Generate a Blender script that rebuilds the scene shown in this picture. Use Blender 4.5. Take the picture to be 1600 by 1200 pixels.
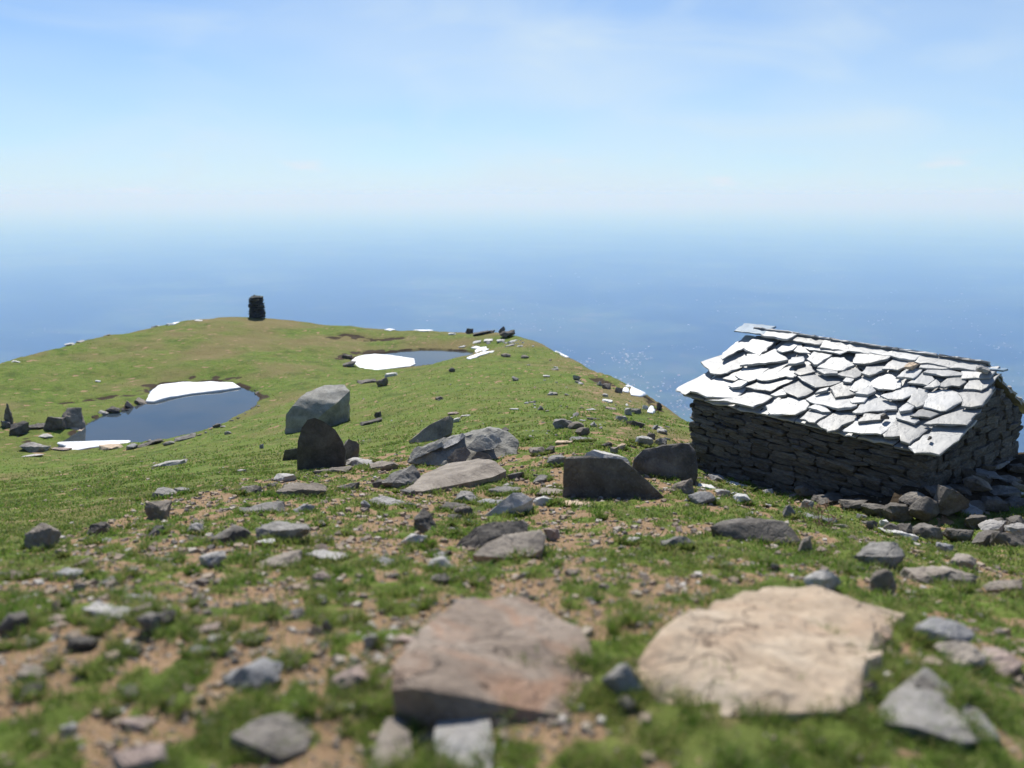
import bpy, bmesh, math, random
import numpy as np
from mathutils import Vector, Matrix, noise as mnoise

scene = bpy.context.scene
for o in list(bpy.data.objects):
    bpy.data.objects.remove(o)
COL = scene.collection

# ------------------------------------------------------------------ camera
F = 1300.0                      # focal length in pixels of the 1600 px wide photograph
PITCH = math.radians(12.8)
CAM = Vector((0.0, 0.0, 1.6))
cam_data = bpy.data.cameras.new("camera")
cam_data.sensor_width = 36.0
cam_data.lens = F / 1600.0 * 36.0
cam_data.clip_start = 0.05
cam_data.clip_end = 600000.0
cam_data.dof.use_dof = True
cam_data.dof.focus_distance = 17.0
cam_data.dof.aperture_fstop = 1.0
cam = bpy.data.objects.new("camera", cam_data)
cam.location = CAM
cam.rotation_euler = (math.pi / 2 - PITCH, 0, 0)
COL.objects.link(cam)
scene.camera = cam

# ------------------------------------------------------------------ light
SUN_EL, SUN_AZ = math.radians(52.0), math.radians(-10.0)      # azimuth clockwise from +Y
sun_dir = Vector((math.sin(SUN_AZ) * math.cos(SUN_EL), math.cos(SUN_AZ) * math.cos(SUN_EL), math.sin(SUN_EL)))
sun_data = bpy.data.lights.new("sun", 'SUN')
sun_data.energy = 4.1
sun_data.angle = math.radians(0.53)
sun_data.color = (1.0, 0.96, 0.89)
sun = bpy.data.objects.new("sun", sun_data)
sun.rotation_euler = sun_dir.to_track_quat('Z', 'Y').to_euler()
sun.location = (0, 0, 60)
COL.objects.link(sun)

world = bpy.data.worlds.new("World")
scene.world = world
world.use_nodes = True
wn, wl = world.node_tree.nodes, world.node_tree.links
wn.clear()
w_out = wn.new("ShaderNodeOutputWorld")
w_bg = wn.new("ShaderNodeBackground")
w_sky = wn.new("ShaderNodeTexSky")
w_sky.sky_type = 'NISHITA'
w_sky.sun_disc = False
w_sky.sun_elevation = SUN_EL
w_sky.sun_rotation = SUN_AZ
w_sky.altitude = 1900.0
w_sky.air_density = 1.0
w_sky.dust_density = 0.4
w_sky.ozone_density = 1.6
# a thin high veil of cirrus over the clear sky
w_co = wn.new("ShaderNodeTexCoord")
w_map = wn.new("ShaderNodeMapping"); w_map.inputs["Scale"].default_value = (1.0, 1.0, 3.2)
wl.new(w_co.outputs["Generated"], w_map.inputs["Vector"])
w_n1 = wn.new("ShaderNodeTexNoise"); w_n1.inputs["Scale"].default_value = 1.5; w_n1.inputs["Detail"].default_value = 3
w_n2 = wn.new("ShaderNodeTexNoise"); w_n2.inputs["Scale"].default_value = 4.5; w_n2.inputs["Detail"].default_value = 7; w_n2.inputs["Distortion"].default_value = 0.6
for nd in (w_n1, w_n2): wl.new(w_map.outputs[0], nd.inputs["Vector"])
w_r1 = wn.new("ShaderNodeMapRange"); w_r1.inputs[1].default_value = 0.3; w_r1.inputs[2].default_value = 0.7; w_r1.inputs[3].default_value = -0.3; w_r1.inputs[4].default_value = 0.35
w_r2 = wn.new("ShaderNodeMapRange"); w_r2.inputs[1].default_value = 0.5; w_r2.inputs[2].default_value = 0.8; w_r2.inputs[3].default_value = 0.0; w_r2.inputs[4].default_value = 0.3
wl.new(w_n1.outputs[0], w_r1.inputs[0]); wl.new(w_n2.outputs[0], w_r2.inputs[0])
def wmath(op, x, y, clamp=False):
    nd = wn.new("ShaderNodeMath"); nd.operation = op; nd.use_clamp = clamp
    for i, v in enumerate((x, y)):
        if isinstance(v, (int, float)): nd.inputs[i].default_value = v
        else: wl.new(v, nd.inputs[i])
    return nd.outputs[0]
w_sep = wn.new("ShaderNodeSeparateXYZ"); wl.new(w_co.outputs["Generated"], w_sep.inputs[0])
w_up = wmath('ABSOLUTE', w_sep.outputs[2], 0.0)
# the veil looks thicker where it is seen at a flat angle
w_thick = wmath('ADD', wmath('DIVIDE', 0.085, wmath('ADD', w_up, 0.085)), -0.12)
w_fac = wmath('ADD', wmath('ADD', w_thick, w_r1.outputs[0]), w_r2.outputs[0], True)
w_tint = wn.new("ShaderNodeMix"); w_tint.data_type = 'RGBA'; w_tint.blend_type = 'MULTIPLY'; w_tint.inputs[0].default_value = 1.0
w_tint.inputs[7].default_value = (0.58, 0.82, 1.08, 1)
wl.new(w_sky.outputs[0], w_tint.inputs[6])
w_mix = wn.new("ShaderNodeMix"); w_mix.data_type = 'RGBA'
wl.new(w_fac, w_mix.inputs[0]); wl.new(w_tint.outputs[2], w_mix.inputs[6])
w_mix.inputs[7].default_value = (5.9, 7.05, 7.9, 1)
# small far cumulus strung along the horizon
w_map2 = wn.new("ShaderNodeMapping"); w_map2.inputs["Scale"].default_value = (1.0, 1.0, 4.5)
wl.new(w_co.outputs["Generated"], w_map2.inputs["Vector"])
w_n3 = wn.new("ShaderNodeTexNoise"); w_n3.inputs["Scale"].default_value = 14.0; w_n3.inputs["Detail"].default_value = 6
wl.new(w_map2.outputs[0], w_n3.inputs["Vector"])
w_r3 = wn.new("ShaderNodeMapRange"); w_r3.inputs[1].default_value = 0.60; w_r3.inputs[2].default_value = 0.72; w_r3.inputs[4].default_value = 0.5
wl.new(w_n3.outputs[0], w_r3.inputs[0])
w_band = wn.new("ShaderNodeMapRange"); w_band.inputs[1].default_value = 0.05; w_band.inputs[2].default_value = 0.03
wl.new(w_up, w_band.inputs[0])
w_cum = wn.new("ShaderNodeMix"); w_cum.data_type = 'RGBA'
wl.new(wmath('MULTIPLY', w_r3.outputs[0], w_band.outputs[0]), w_cum.inputs[0])
wl.new(w_mix.outputs[2], w_cum.inputs[6]); w_cum.inputs[7].default_value = (7.3, 7.2, 7.7, 1)
w_bg.inputs["Strength"].default_value = 0.08
wl.new(w_cum.outputs[2], w_bg.inputs["Color"])
wl.new(w_bg.outputs[0], w_out.inputs["Surface"])

scene.render.engine = 'CYCLES'
scene.view_settings.view_transform = 'Standard'
scene.view_settings.look = 'None'
scene.view_settings.gamma = 1.0
scene.view_settings.exposure = 0.55
scene.view_settings.use_curve_mapping = False
scene.cycles.use_denoising = True
scene.cycles.max_bounces = 5
scene.cycles.diffuse_bounces = 2
scene.cycles.glossy_bounces = 2
scene.cycles.volume_bounces = 2
scene.cycles.transparent_max_bounces = 8
scene.cycles.sample_clamp_indirect = 6.0
scene.cycles.caustics_reflective = False
scene.cycles.caustics_refractive = False

# ------------------------------------------------------------------ small helpers
CP, SP = math.cos(PITCH), math.sin(PITCH)
rng = np.random.default_rng(11)

def ray(px, py):
    x = (px - 800.0) / F
    y = (600.0 - py) / F
    return np.array([x, CP + y * SP, -SP + y * CP])

def at(px, py, Y):
    """World point on the sight line of a photograph pixel at forward distance Y."""
    d = ray(px, py)
    t = Y / d[1]
    return np.array([d[0] * t, Y, CAM.z + d[2] * t])

def project(X, Y, Z):
    dz = Z - CAM.z
    depth = Y * CP - dz * SP
    depth = np.maximum(depth, 0.2)
    up = Y * SP + dz * CP
    return 800 + F * X / depth, 600 - F * up / depth

def smooth(a, b, x):
    t = np.clip((x - a) / (b - a), 0, 1)
    return t * t * (3 - 2 * t)

_perm = np.random.default_rng(5).permutation(4096)
_grad = np.random.default_rng(6).uniform(0, 2 * math.pi, 4096)
def perlin(x, y):
    xi = np.floor(x).astype(np.int64); yi = np.floor(y).astype(np.int64)
    xf = x - xi; yf = y - yi
    def g(ix, iy, dx, dy):
        h = _perm[(_perm[ix & 4095] + iy) & 4095]
        a = _grad[h]
        return np.cos(a) * dx + np.sin(a) * dy
    u = xf * xf * xf * (xf * (xf * 6 - 15) + 10); v = yf * yf * yf * (yf * (yf * 6 - 15) + 10)
    n00 = g(xi, yi, xf, yf); n10 = g(xi + 1, yi, xf - 1, yf)
    n01 = g(xi, yi + 1, xf, yf - 1); n11 = g(xi + 1, yi + 1, xf - 1, yf - 1)
    return (n00 * (1 - u) + n10 * u) * (1 - v) + (n01 * (1 - u) + n11 * u) * v

def fbm(x, y, octaves=4, gain=0.5):
    s = np.zeros_like(x, dtype=float); a = 1.0; n = 0.0
    for i in range(octaves):
        s += a * perlin(x * 2 ** i + 17.3 * i, y * 2 ** i - 9.1 * i); n += a; a *= gain
    return s / n * 1.6

def new_mesh(name, verts, tris, smooth_shade=True):
    """Fast mesh from numpy arrays, faces all with the same vertex count."""
    me = bpy.data.meshes.new(name)
    verts = np.asarray(verts, dtype=np.float32); tris = np.asarray(tris, dtype=np.int32)
    k = tris.shape[1]
    me.vertices.add(len(verts)); me.vertices.foreach_set("co", verts.ravel())
    me.loops.add(tris.size); me.loops.foreach_set("vertex_index", tris.ravel())
    me.polygons.add(len(tris)); me.polygons.foreach_set("loop_start", np.arange(0, tris.size, k, dtype=np.int32))
    me.polygons.foreach_set("loop_total", np.full(len(tris), k, dtype=np.int32))
    me.polygons.foreach_set("use_smooth", np.full(len(tris), smooth_shade))
    me.update(calc_edges=True)
    return me

def link(name, me, mat=None, parent=None, label=None, category=None, group=None, kind=None):
    o = bpy.data.objects.new(name, me)
    COL.objects.link(o)
    if mat is not None and me is not None:
        if len(me.materials) == 0:
            me.materials.append(mat)
    if parent is not None:
        o.parent = parent
    if label: o["label"] = label
    if category: o["category"] = category
    if group: o["group"] = group
    if kind: o["kind"] = kind
    return o

# ------------------------------------------------------------------ materials
class NT:
    def __init__(self, name):
        self.m = bpy.data.materials.new(name); self.m.use_nodes = True
        self.n = self.m.node_tree.nodes; self.l = self.m.node_tree.links
        self.b = self.n["Principled BSDF"]; self.out = self.n["Material Output"]
    def node(self, t, **kw):
        nd = self.n.new(t)
        for k, v in kw.items():
            if k.startswith("in_"):
                key = k[3:]
                nd.inputs[int(key) if key.isdigit() else key].default_value = v
            else:
                setattr(nd, k, v)
        return nd
    def link(self, a, b): self.l.new(a, b)
    def noise(self, scale, detail=4.0, rough=0.55, vec=None, dist=0.0):
        nd = self.node("ShaderNodeTexNoise")
        nd.inputs["Scale"].default_value = scale; nd.inputs["Detail"].default_value = detail
        nd.inputs["Roughness"].default_value = rough; nd.inputs["Distortion"].default_value = dist
        if vec is not None: self.link(vec, nd.inputs["Vector"])
        return nd.outputs["Fac"]
    def ramp(self, fac, stops):
        nd = self.node("ShaderNodeValToRGB")
        el = nd.color_ramp.elements
        while len(el) < len(stops): el.new(0.5)
        for e, (p, c) in zip(el, stops):
            e.position = p; e.color = (c[0], c[1], c[2], 1) if not isinstance(c, (int, float)) else (c, c, c, 1)
        self.link(fac, nd.inputs[0])
        return nd.outputs[0]
    def mix(self, fac, a, b, blend='MIX'):
        nd = self.node("ShaderNodeMix", data_type='RGBA', blend_type=blend)
        for sock, v in ((nd.inputs[0], fac), (nd.inputs[6], a), (nd.inputs[7], b)):
            if isinstance(v, (int, float)): sock.default_value = v
            elif isinstance(v, tuple): sock.default_value = (v[0], v[1], v[2], 1)
            else: self.link(v, sock)
        return nd.outputs[2]
    def math(self, op, a, b=0.0):
        nd = self.node("ShaderNodeMath", operation=op)
        for i, v in enumerate((a, b)):
            if isinstance(v, (int, float)): nd.inputs[i].default_value = v
            else: self.link(v, nd.inputs[i])
        return nd.outputs[0]
    def attr(self, name): return self.node("ShaderNodeAttribute", attribute_name=name).outputs["Fac"]
    def objco(self): return self.node("ShaderNodeTexCoord").outputs["Object"]
    def pos(self): return self.node("ShaderNodeNewGeometry").outputs["Position"]
    def rand(self): return self.node("ShaderNodeObjectInfo").outputs["Random"]
    def bump(self, h, strength=0.4, dist=0.02, normal=None):
        nd = self.node("ShaderNodeBump"); nd.inputs["Strength"].default_value = strength; nd.inputs["Distance"].default_value = dist
        self.link(h, nd.inputs["Height"])
        if normal is not None: self.link(normal, nd.inputs["Normal"])
        return nd.outputs[0]
    def done(self, color=None, rough=0.85, normal=None, spec=0.3):
        if color is not None:
            if isinstance(color, tuple): self.b.inputs["Base Color"].default_value = (*color, 1)
            else: self.link(color, self.b.inputs["Base Color"])
        if isinstance(rough, (int, float)): self.b.inputs["Roughness"].default_value = rough
        else: self.link(rough, self.b.inputs["Roughness"])
        self.b.inputs["Specular IOR Level"].default_value = spec
        if normal is not None: self.link(normal, self.b.inputs["Normal"])
        return self.m

def rock_material(name, dark, mid, light, stain=None, rough=0.8, spec=0.25, freq=3.0, lichen=0.25, cracks=0.0):
    t = NT(name); v = t.objco(); r = t.rand()
    off = t.node("ShaderNodeVectorMath", operation='ADD'); t.link(v, off.inputs[0])
    cmb = t.node("ShaderNodeCombineXYZ"); s = t.math('MULTIPLY', r, 37.0)
    for i in range(3): t.link(s, cmb.inputs[i])
    t.link(cmb.outputs[0], off.inputs[1]); v = off.outputs[0]
    n1 = t.noise(freq, 6, 0.62, v, 0.4); n2 = t.noise(freq * 9, 5, 0.65, v); n3 = t.noise(freq * 0.8, 3, 0.5, v, 1.2)
    c = t.ramp(n1, [(0.28, dark), (0.5, mid), (0.74, light)])
    if stain is not None: c = t.mix(t.ramp(n3, [(0.5, 0.0), (0.68, 0.75)]), c, stain)
    c = t.mix(t.math('MULTIPLY', t.ramp(t.noise(freq * 14, 2, 0.5, v), [(0.62, 0.0), (0.7, 1.0)]), lichen), c, (0.34, 0.34, 0.27))
    c = t.mix(t.ramp(n2, [(0.3, 0.45), (0.7, 0.0)]), c, t.mix(1.0, c, (0.35, 0.33, 0.32), 'MULTIPLY'))
    hs = t.node("ShaderNodeHueSaturation"); t.link(c, hs.inputs["Color"])
    t.link(t.math('ADD', t.math('MULTIPLY', r, 0.5), 0.75), hs.inputs["Value"])
    crack = t.node("ShaderNodeTexVoronoi", feature='DISTANCE_TO_EDGE'); crack.inputs["Scale"].default_value = freq * 1.1
    wv = t.node("ShaderNodeMix", data_type='VECTOR'); wv.inputs[0].default_value = 0.25
    t.link(v, wv.inputs[4]); nz = t.node("ShaderNodeTexNoise"); nz.inputs["Scale"].default_value = freq * 2; t.link(v, nz.inputs["Vector"]); t.link(nz.outputs["Color"], wv.inputs[5])
    t.link(wv.outputs[1], crack.inputs["Vector"])
    ck = t.ramp(crack.outputs["Distance"], [(0.0, 0.0), (0.03, 1.0)])
    if cracks > 0:
        cv = t.node("ShaderNodeTexVoronoi", feature='DISTANCE_TO_EDGE'); cv.inputs["Scale"].default_value = cracks
        wv2 = t.node("ShaderNodeMix", data_type='VECTOR'); wv2.inputs[0].default_value = 0.35
        t.link(v, wv2.inputs[4]); t.link(nz.outputs["Color"], wv2.inputs[5]); t.link(wv2.outputs[1], cv.inputs["Vector"])
        cl = t.ramp(cv.outputs["Distance"], [(0.0, 0.0), (0.012, 1.0)])
        gate = t.ramp(t.noise(freq * 1.3, 2, 0.5, v), [(0.46, 0.0), (0.54, 1.0)])
        ckm = t.math('MULTIPLY', t.math('SUBTRACT', 1.0, cl), gate)
        hs2 = t.mix(ckm, hs.outputs[0], t.mix(1.0, hs.outputs[0], (0.30, 0.24, 0.2), 'MULTIPLY'))
        ck = t.math('SUBTRACT', ck, t.math('MULTIPLY', ckm, 2.0))
    hgt = t.math('ADD', t.math('MULTIPLY', n2, 0.6), t.math('ADD', t.math('MULTIPLY', ck, 0.25), n1))
    return t.done(hs2 if cracks > 0 else hs.outputs[0], rough, t.bump(hgt, 0.8, 0.035), spec)

M = {}
M["grey"] = rock_material("rock_grey", (0.125, 0.118, 0.108), (0.245, 0.232, 0.212), (0.40, 0.38, 0.35))
M["warm"] = rock_material("rock_warm_grey", (0.14, 0.118, 0.097), (0.27, 0.232, 0.19), (0.41, 0.36, 0.30))
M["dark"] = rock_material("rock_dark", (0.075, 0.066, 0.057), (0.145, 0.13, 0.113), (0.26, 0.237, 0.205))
M["pale"] = rock_material("rock_pale", (0.26, 0.25, 0.235), (0.42, 0.40, 0.375), (0.56, 0.54, 0.50), lichen=0.1)
M["white"] = rock_material("rock_white", (0.50, 0.49, 0.47), (0.66, 0.65, 0.62), (0.78, 0.77, 0.74), lichen=0.0)
M["blue"] = rock_material("rock_blue_grey", (0.16, 0.158, 0.157), (0.275, 0.272, 0.27), (0.42, 0.415, 0.405))
M["pink"] = rock_material("rock_pinkish", (0.22, 0.165, 0.14), (0.36, 0.28, 0.24), (0.48, 0.40, 0.35))
M["boulder"] = rock_material("rock_boulder", (0.20, 0.19, 0.17), (0.33, 0.32, 0.285), (0.45, 0.44, 0.395))
M["tan"] = rock_material("rock_tan", (0.41, 0.305, 0.205), (0.63, 0.495, 0.355), (0.73, 0.61, 0.465), (0.60, 0.43, 0.29), freq=2.6, lichen=0.05, cracks=2.2)
M["brown"] = rock_material("rock_brown", (0.14, 0.105, 0.08), (0.24, 0.188, 0.145), (0.34, 0.28, 0.225), (0.29, 0.165, 0.10), freq=3.0, lichen=0.12, cracks=2.6)

def slate_material(name, a, b, c, rough):
    t = NT(name); v = t.objco(); r = t.rand()
    n1 = t.noise(2.2, 6, 0.6, v, 0.8); n2 = t.noise(22, 4, 0.6, v)
    col = t.ramp(n1, [(0.3, a), (0.5, b), (0.72, c)])
    col = t.mix(t.math('MULTIPLY', t.ramp(t.noise(1.4, 2, 0.5, v), [(0.56, 0.0), (0.7, 1.0)]), 0.35), col, (0.36, 0.33, 0.24))
    hs = t.node("ShaderNodeHueSaturation"); t.link(col, hs.inputs["Color"])
    t.link(t.math('ADD', t.math('MULTIPLY', r, 0.62), 0.45), hs.inputs["Value"])
    rg = t.math('ADD', t.math('MULTIPLY', n1, 0.18), rough)
    steps = t.ramp(t.noise(1.7, 5, 0.5, v, 1.5), [(0.40, 0.0), (0.405, 0.35), (0.52, 0.4), (0.525, 0.8), (0.63, 0.85), (0.635, 1.0)])
    h = t.math('ADD', t.math('MULTIPLY', n2, 0.35), t.math('ADD', steps, n1))
    return t.done(hs.outputs[0], rg, t.bump(h, 0.55, 0.012), 0.5)
M["slate"] = slate_material("roof_slate", (0.30, 0.305, 0.305), (0.42, 0.422, 0.415), (0.54, 0.535, 0.52), 0.40)
M["slate_blue"] = slate_material("roof_slate_blue", (0.22, 0.32, 0.42), (0.30, 0.42, 0.53), (0.38, 0.50, 0.60), 0.42)
M["wall_stone"] = rock_material("wall_stone", (0.065, 0.062, 0.057), (0.145, 0.14, 0.128), (0.29, 0.28, 0.25), (0.19, 0.135, 0.085), freq=5.0)
M["cairn_stone"] = rock_material("cairn_stone", (0.045, 0.05, 0.046), (0.085, 0.09, 0.082), (0.16, 0.16, 0.145), freq=5.0)

def plain_mat(name, col, rough=0.9, spec=0.2, bump=None):
    t = NT(name)
    if bump:
        return t.done(col, rough, t.bump(t.noise(bump[0], 5, 0.6, t.pos()), bump[1], bump[2]), spec)
    return t.done(col, rough, None, spec)
M["core"] = plain_mat("wall_core", (0.05, 0.047, 0.042), bump=(9, 0.8, 0.05))
M["wood"] = plain_mat("weathered_wood", (0.045, 0.038, 0.03), bump=(30, 0.5, 0.01))

def snow_material():
    t = NT("snow"); p = t.pos()
    c = t.ramp(t.noise(1.3, 4, 0.6, p), [(0.3, (0.70, 0.71, 0.73)), (0.6, (0.84, 0.85, 0.86))])
    c = t.mix(t.math('MULTIPLY', t.ramp(t.noise(5, 4, 0.7, p), [(0.54, 0.0), (0.72, 1.0)]), 0.5), c, (0.52, 0.47, 0.40))
    return t.done(c, 0.6, t.bump(t.noise(4, 5, 0.6, p), 0.5, 0.06), 0.3)
M["snow"] = snow_material()

def water_material():
    t = NT("pond_water"); p = t.pos()
    c = t.ramp(t.noise(0.35, 3, 0.5, p), [(0.35, (0.038, 0.056, 0.072)), (0.65, (0.060, 0.070, 0.074))])
    m = t.done(c, 0.04, t.bump(t.noise(9, 3, 0.5, p), 0.05, 0.01), 0.5)
    t.b.inputs["IOR"].default_value = 1.33
    return m
M["water"] = water_material()

def ground_material():
    t = NT("alpine_ground"); p = t.pos()
    soil, dry, mud = t.attr("soil"), t.attr("dry"), t.attr("mud")
    n_big = t.noise(0.35, 4, 0.6, p); n_mid = t.noise(2.3, 5, 0.65, p); n_f = t.noise(17, 5, 0.7, p); n_ff = t.noise(70, 3, 0.7, p)
    g = t.ramp(n_mid, [(0.3, (0.088, 0.145, 0.022)), (0.5, (0.130, 0.192, 0.034)), (0.72, (0.190, 0.230, 0.055))])
    g = t.mix(t.ramp(n_big, [(0.42, 0.0), (0.62, 0.45)]), g, (0.175, 0.172, 0.052))
    g = t.mix(t.ramp(t.noise(6.0, 4, 0.7, p), [(0.54, 0.0), (0.66, 0.7)]), g, (0.225, 0.165, 0.085))
    g = t.mix(t.ramp(t.noise(0.9, 5, 0.7, p), [(0.36, 0.65), (0.50, 0.0)]), g, (0.062, 0.098, 0.020))
    g = t.mix(t.math('MULTIPLY', dry, 0.85), g, (0.215, 0.170, 0.080))
    g = t.mix(t.ramp(n_f, [(0.32, 0.65), (0.55, 0.0)]), g, t.mix(1.0, g, (0.42, 0.45, 0.40), 'MULTIPLY'))
    g = t.mix(t.ramp(n_ff, [(0.58, 0.0), (0.75, 0.45)]), g, (0.25, 0.24, 0.10))
    s = t.ramp(n_f, [(0.28, (0.20, 0.125, 0.068)), (0.5, (0.32, 0.21, 0.122)), (0.75, (0.43, 0.305, 0.19))])
    s = t.mix(t.ramp(n_mid, [(0.4, 0.0), (0.7, 0.5)]), s, (0.24, 0.165, 0.10))
    s = t.mix(t.ramp(n_ff, [(0.62, 0.0), (0.72, 0.6)]), s, (0.36, 0.32, 0.27))
    k = t.math('ADD', soil, t.math('MULTIPLY', t.math('SUBTRACT', n_f, 0.5), 0.9))
    c = t.mix(t.ramp(k, [(0.42, 0.0), (0.58, 1.0)]), g, s)
    km = t.math('ADD', mud, t.math('MULTIPLY', t.math('SUBTRACT', n_mid, 0.5), 0.7))
    c = t.mix(t.ramp(km, [(0.42, 0.0), (0.6, 1.0)]), c, t.ramp(n_f, [(0.3, (0.030, 0.022, 0.014)), (0.7, (0.085, 0.062, 0.040))]))
    h = t.math('ADD', t.math('MULTIPLY', n_f, 1.0), t.math('MULTIPLY', n_ff, 0.5))
    nb = t.bump(h, 0.9, 0.035, t.bump(n_mid, 0.4, 0.10))
    return t.done(c, 0.95, nb, 0.12)
M["ground"] = ground_material()

def grass_material():
    t = NT("grass_blades"); p = t.pos()
    rnd = t.node("ShaderNodeNewGeometry").outputs["Random Per Island"]
    c = t.ramp(rnd, [(0.0, (0.115, 0.22, 0.025)), (0.40, (0.17, 0.285, 0.04)), (0.66, (0.24, 0.32, 0.07)), (0.8, (0.36, 0.30, 0.13)), (1.0, (0.46, 0.37, 0.20))])
    c = t.mix(t.ramp(t.noise(1.1, 3, 0.5, p), [(0.4, 0.0), (0.7, 0.6)]), c, (0.26, 0.27, 0.085))
    c = t.mix(t.ramp(t.noise(4.5, 3, 0.6, p), [(0.42, 0.75), (0.58, 0.0)]), c, t.mix(1.0, c, (0.58, 0.70, 0.58), 'MULTIPLY'))
    t.done(c, 0.6, None, 0.2)
    tr = t.node("ShaderNodeBsdfTranslucent"); t.link(c, tr.inputs["Color"])
    mx = t.node("ShaderNodeMixShader"); mx.inputs[0].default_value = 0.45
    t.link(t.b.outputs[0], mx.inputs[1]); t.link(tr.outputs[0], mx.inputs[2]); t.link(mx.outputs[0], t.out.inputs["Surface"])
    return t.m
M["grass"] = grass_material()
# ------------------------------------------------------------------ terrain
CTRL = {
    800: [(1200, 2.2), (1100, 2.55), (1020, 3.0), (950, 3.7), (900, 4.5), (830, 7.2), (780, 9.5), (740, 11.7), (700, 15), (660, 20), (620, 28), (580, 41), (550, 53), (524, 64)],
    600: [(1200, 2.2), (1020, 3.0), (900, 4.5), (830, 6.9), (780, 9.5), (760, 11), (720, 16), (690, 21), (660, 27), (640, 32), (610, 42), (590, 50), (578, 56)],
    400: [(1200, 2.2), (1020, 3.0), (900, 4.5), (830, 6.8), (780, 9.6), (760, 11.5), (720, 19), (690, 28), (660, 36), (640, 42), (560, 56.5), (530, 64), (496, 73)],
    200: [(1200, 2.2), (1020, 3.0), (900, 4.5), (840, 6.6), (800, 9.0), (760, 14), (720, 26), (705, 34), (600, 50.5), (560, 56), (514, 67)],
    0:   [(1200, 2.2), (1020, 3.0), (900, 4.6), (860, 6), (820, 8.8), (780, 14.5), (740, 25), (715, 34), (700, 37.2), (640, 42.5), (600, 48), (572, 52)],
    -350: [(1200, 2.3), (900, 4.7), (820, 8.6), (740, 24), (700, 36.5), (650, 42), (620, 47)],
    1000: [(1200, 2.2), (1020, 3.0), (900, 4.6), (830, 7.2), (780, 9.4), (740, 11.5), (700, 14.5), (670, 18), (645, 23), (621, 32)],
    1200: [(1200, 2.2), (1020, 3.05), (900, 4.8), (850, 6.8), (800, 9.2), (785, 11.2), (772, 12.8)],
    1340: [(1200, 2.25), (1020, 3.1), (900, 5.0), (850, 7.4), (815, 10.2), (795, 12.2)],
    1480: [(1200, 2.3), (1020, 3.2), (930, 4.5), (880, 6.3), (852, 9), (838, 10.8)],
    1600: [(1200, 2.4), (1020, 3.4), (930, 5), (870, 7.5), (845, 9.2), (790, 11.6), (760, 13.2)],
    1900: [(1200, 2.5), (1020, 3.5), (900, 6.0), (850, 9)],
    520: [(512, 72)], 650: [(519, 70)], 740: [(523, 68)], 300: [(500, 70)], 900: [(572, 47)], 950: [(594, 39.5)], 850: [(546, 56)],
    1045: [(655, 25)],
}
cpts = [at(px, py, Y) for px, col in CTRL.items() for py, Y in col]
for X in (-8, -4, 0, 4, 8):
    cpts.append(np.array([X, 0.2, 0.0])); cpts.append(np.array([X, -4.0, 0.5]))
# hut footing: ground level along the walls
cpts += [np.array(q) for q in ((3.2, 14.9, -3.36), (4.2, 13.5, -3.32), (5.05, 12.4, -3.24), (6.1, 11.2, -3.14), (8.2, 12.8, -3.45), (6.6, 15.2, -3.6), (4.9, 17.2, -3.9), (7.1, 11.6, -3.1))]
CP_ = np.array(cpts)
ZP1 = 1.6 - 11.6      # water level of the near pond
ZP2 = 1.6 - 11.8      # water level of the far pond

def warp(X, Y):
    yc = np.maximum(Y, -2.0) + 4.0
    return X / yc * 1.6, np.log(yc)
def tps(r2):
    return 0.5 * r2 * np.log(r2 + 1e-9)
cu, cv = warp(CP_[:, 0], CP_[:, 1])
n = len(CP_)
# fit the residual to a linear-in-Y slope so that the surface stays gentle
def lin(X, Y): return -0.165 * np.maximum(Y, -4)
K = tps((cu[:, None] - cu[None]) ** 2 + (cv[:, None] - cv[None]) ** 2) + np.eye(n) * 2e-3
P = np.stack([np.ones(n), cu, cv], 1)
A = np.zeros((n + 3, n + 3)); A[:n, :n] = K; A[:n, n:] = P; A[n:, :n] = P.T
sol = np.linalg.solve(A, np.concatenate([CP_[:, 2] - lin(CP_[:, 0], CP_[:, 1]), np.zeros(3)]))
def base_height(X, Y):
    out = np.empty(len(X))
    for i in range(0, len(X), 20000):
        u, v = warp(X[i:i + 20000], Y[i:i + 20000])
        k = tps((u[:, None] - cu[None]) ** 2 + (v[:, None] - cv[None]) ** 2)
        out[i:i + 20000] = k @ sol[:n] + sol[n] + sol[n + 1] * u + sol[n + 2] * v
    return out + lin(X, Y)

CREST = [at(*q)[:2] for q in ((-60, 590, 48), (0, 570, 52), (60, 546, 57), (150, 520, 63), (250, 503, 68), (400, 493, 74), (520, 508, 73), (650, 515, 71),
                              (750, 518, 69), (785, 519.5, 67), (815, 526, 63), (850, 544, 57), (900, 570, 48), (950, 592, 40), (1000, 619, 33), (1040, 650, 26), (1068, 670, 21.5))]
PLATEAU = np.array([(-10, -9), (-16, 4), (-26, 18), (-36, 34)] + [tuple(c) for c in CREST] + [(6.0, 18.4), (7.3, 16.4), (9.6, 14.2), (10.6, 11.5), (11, 7), (10, 0), (9, -9)])

for _ in range(2):      # round the corners of the crest
    nx1 = np.roll(PLATEAU, -1, 0)
    PLATEAU = np.stack([PLATEAU * 0.75 + nx1 * 0.25, PLATEAU * 0.25 + nx1 * 0.75], 1).reshape(-1, 2)

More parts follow.
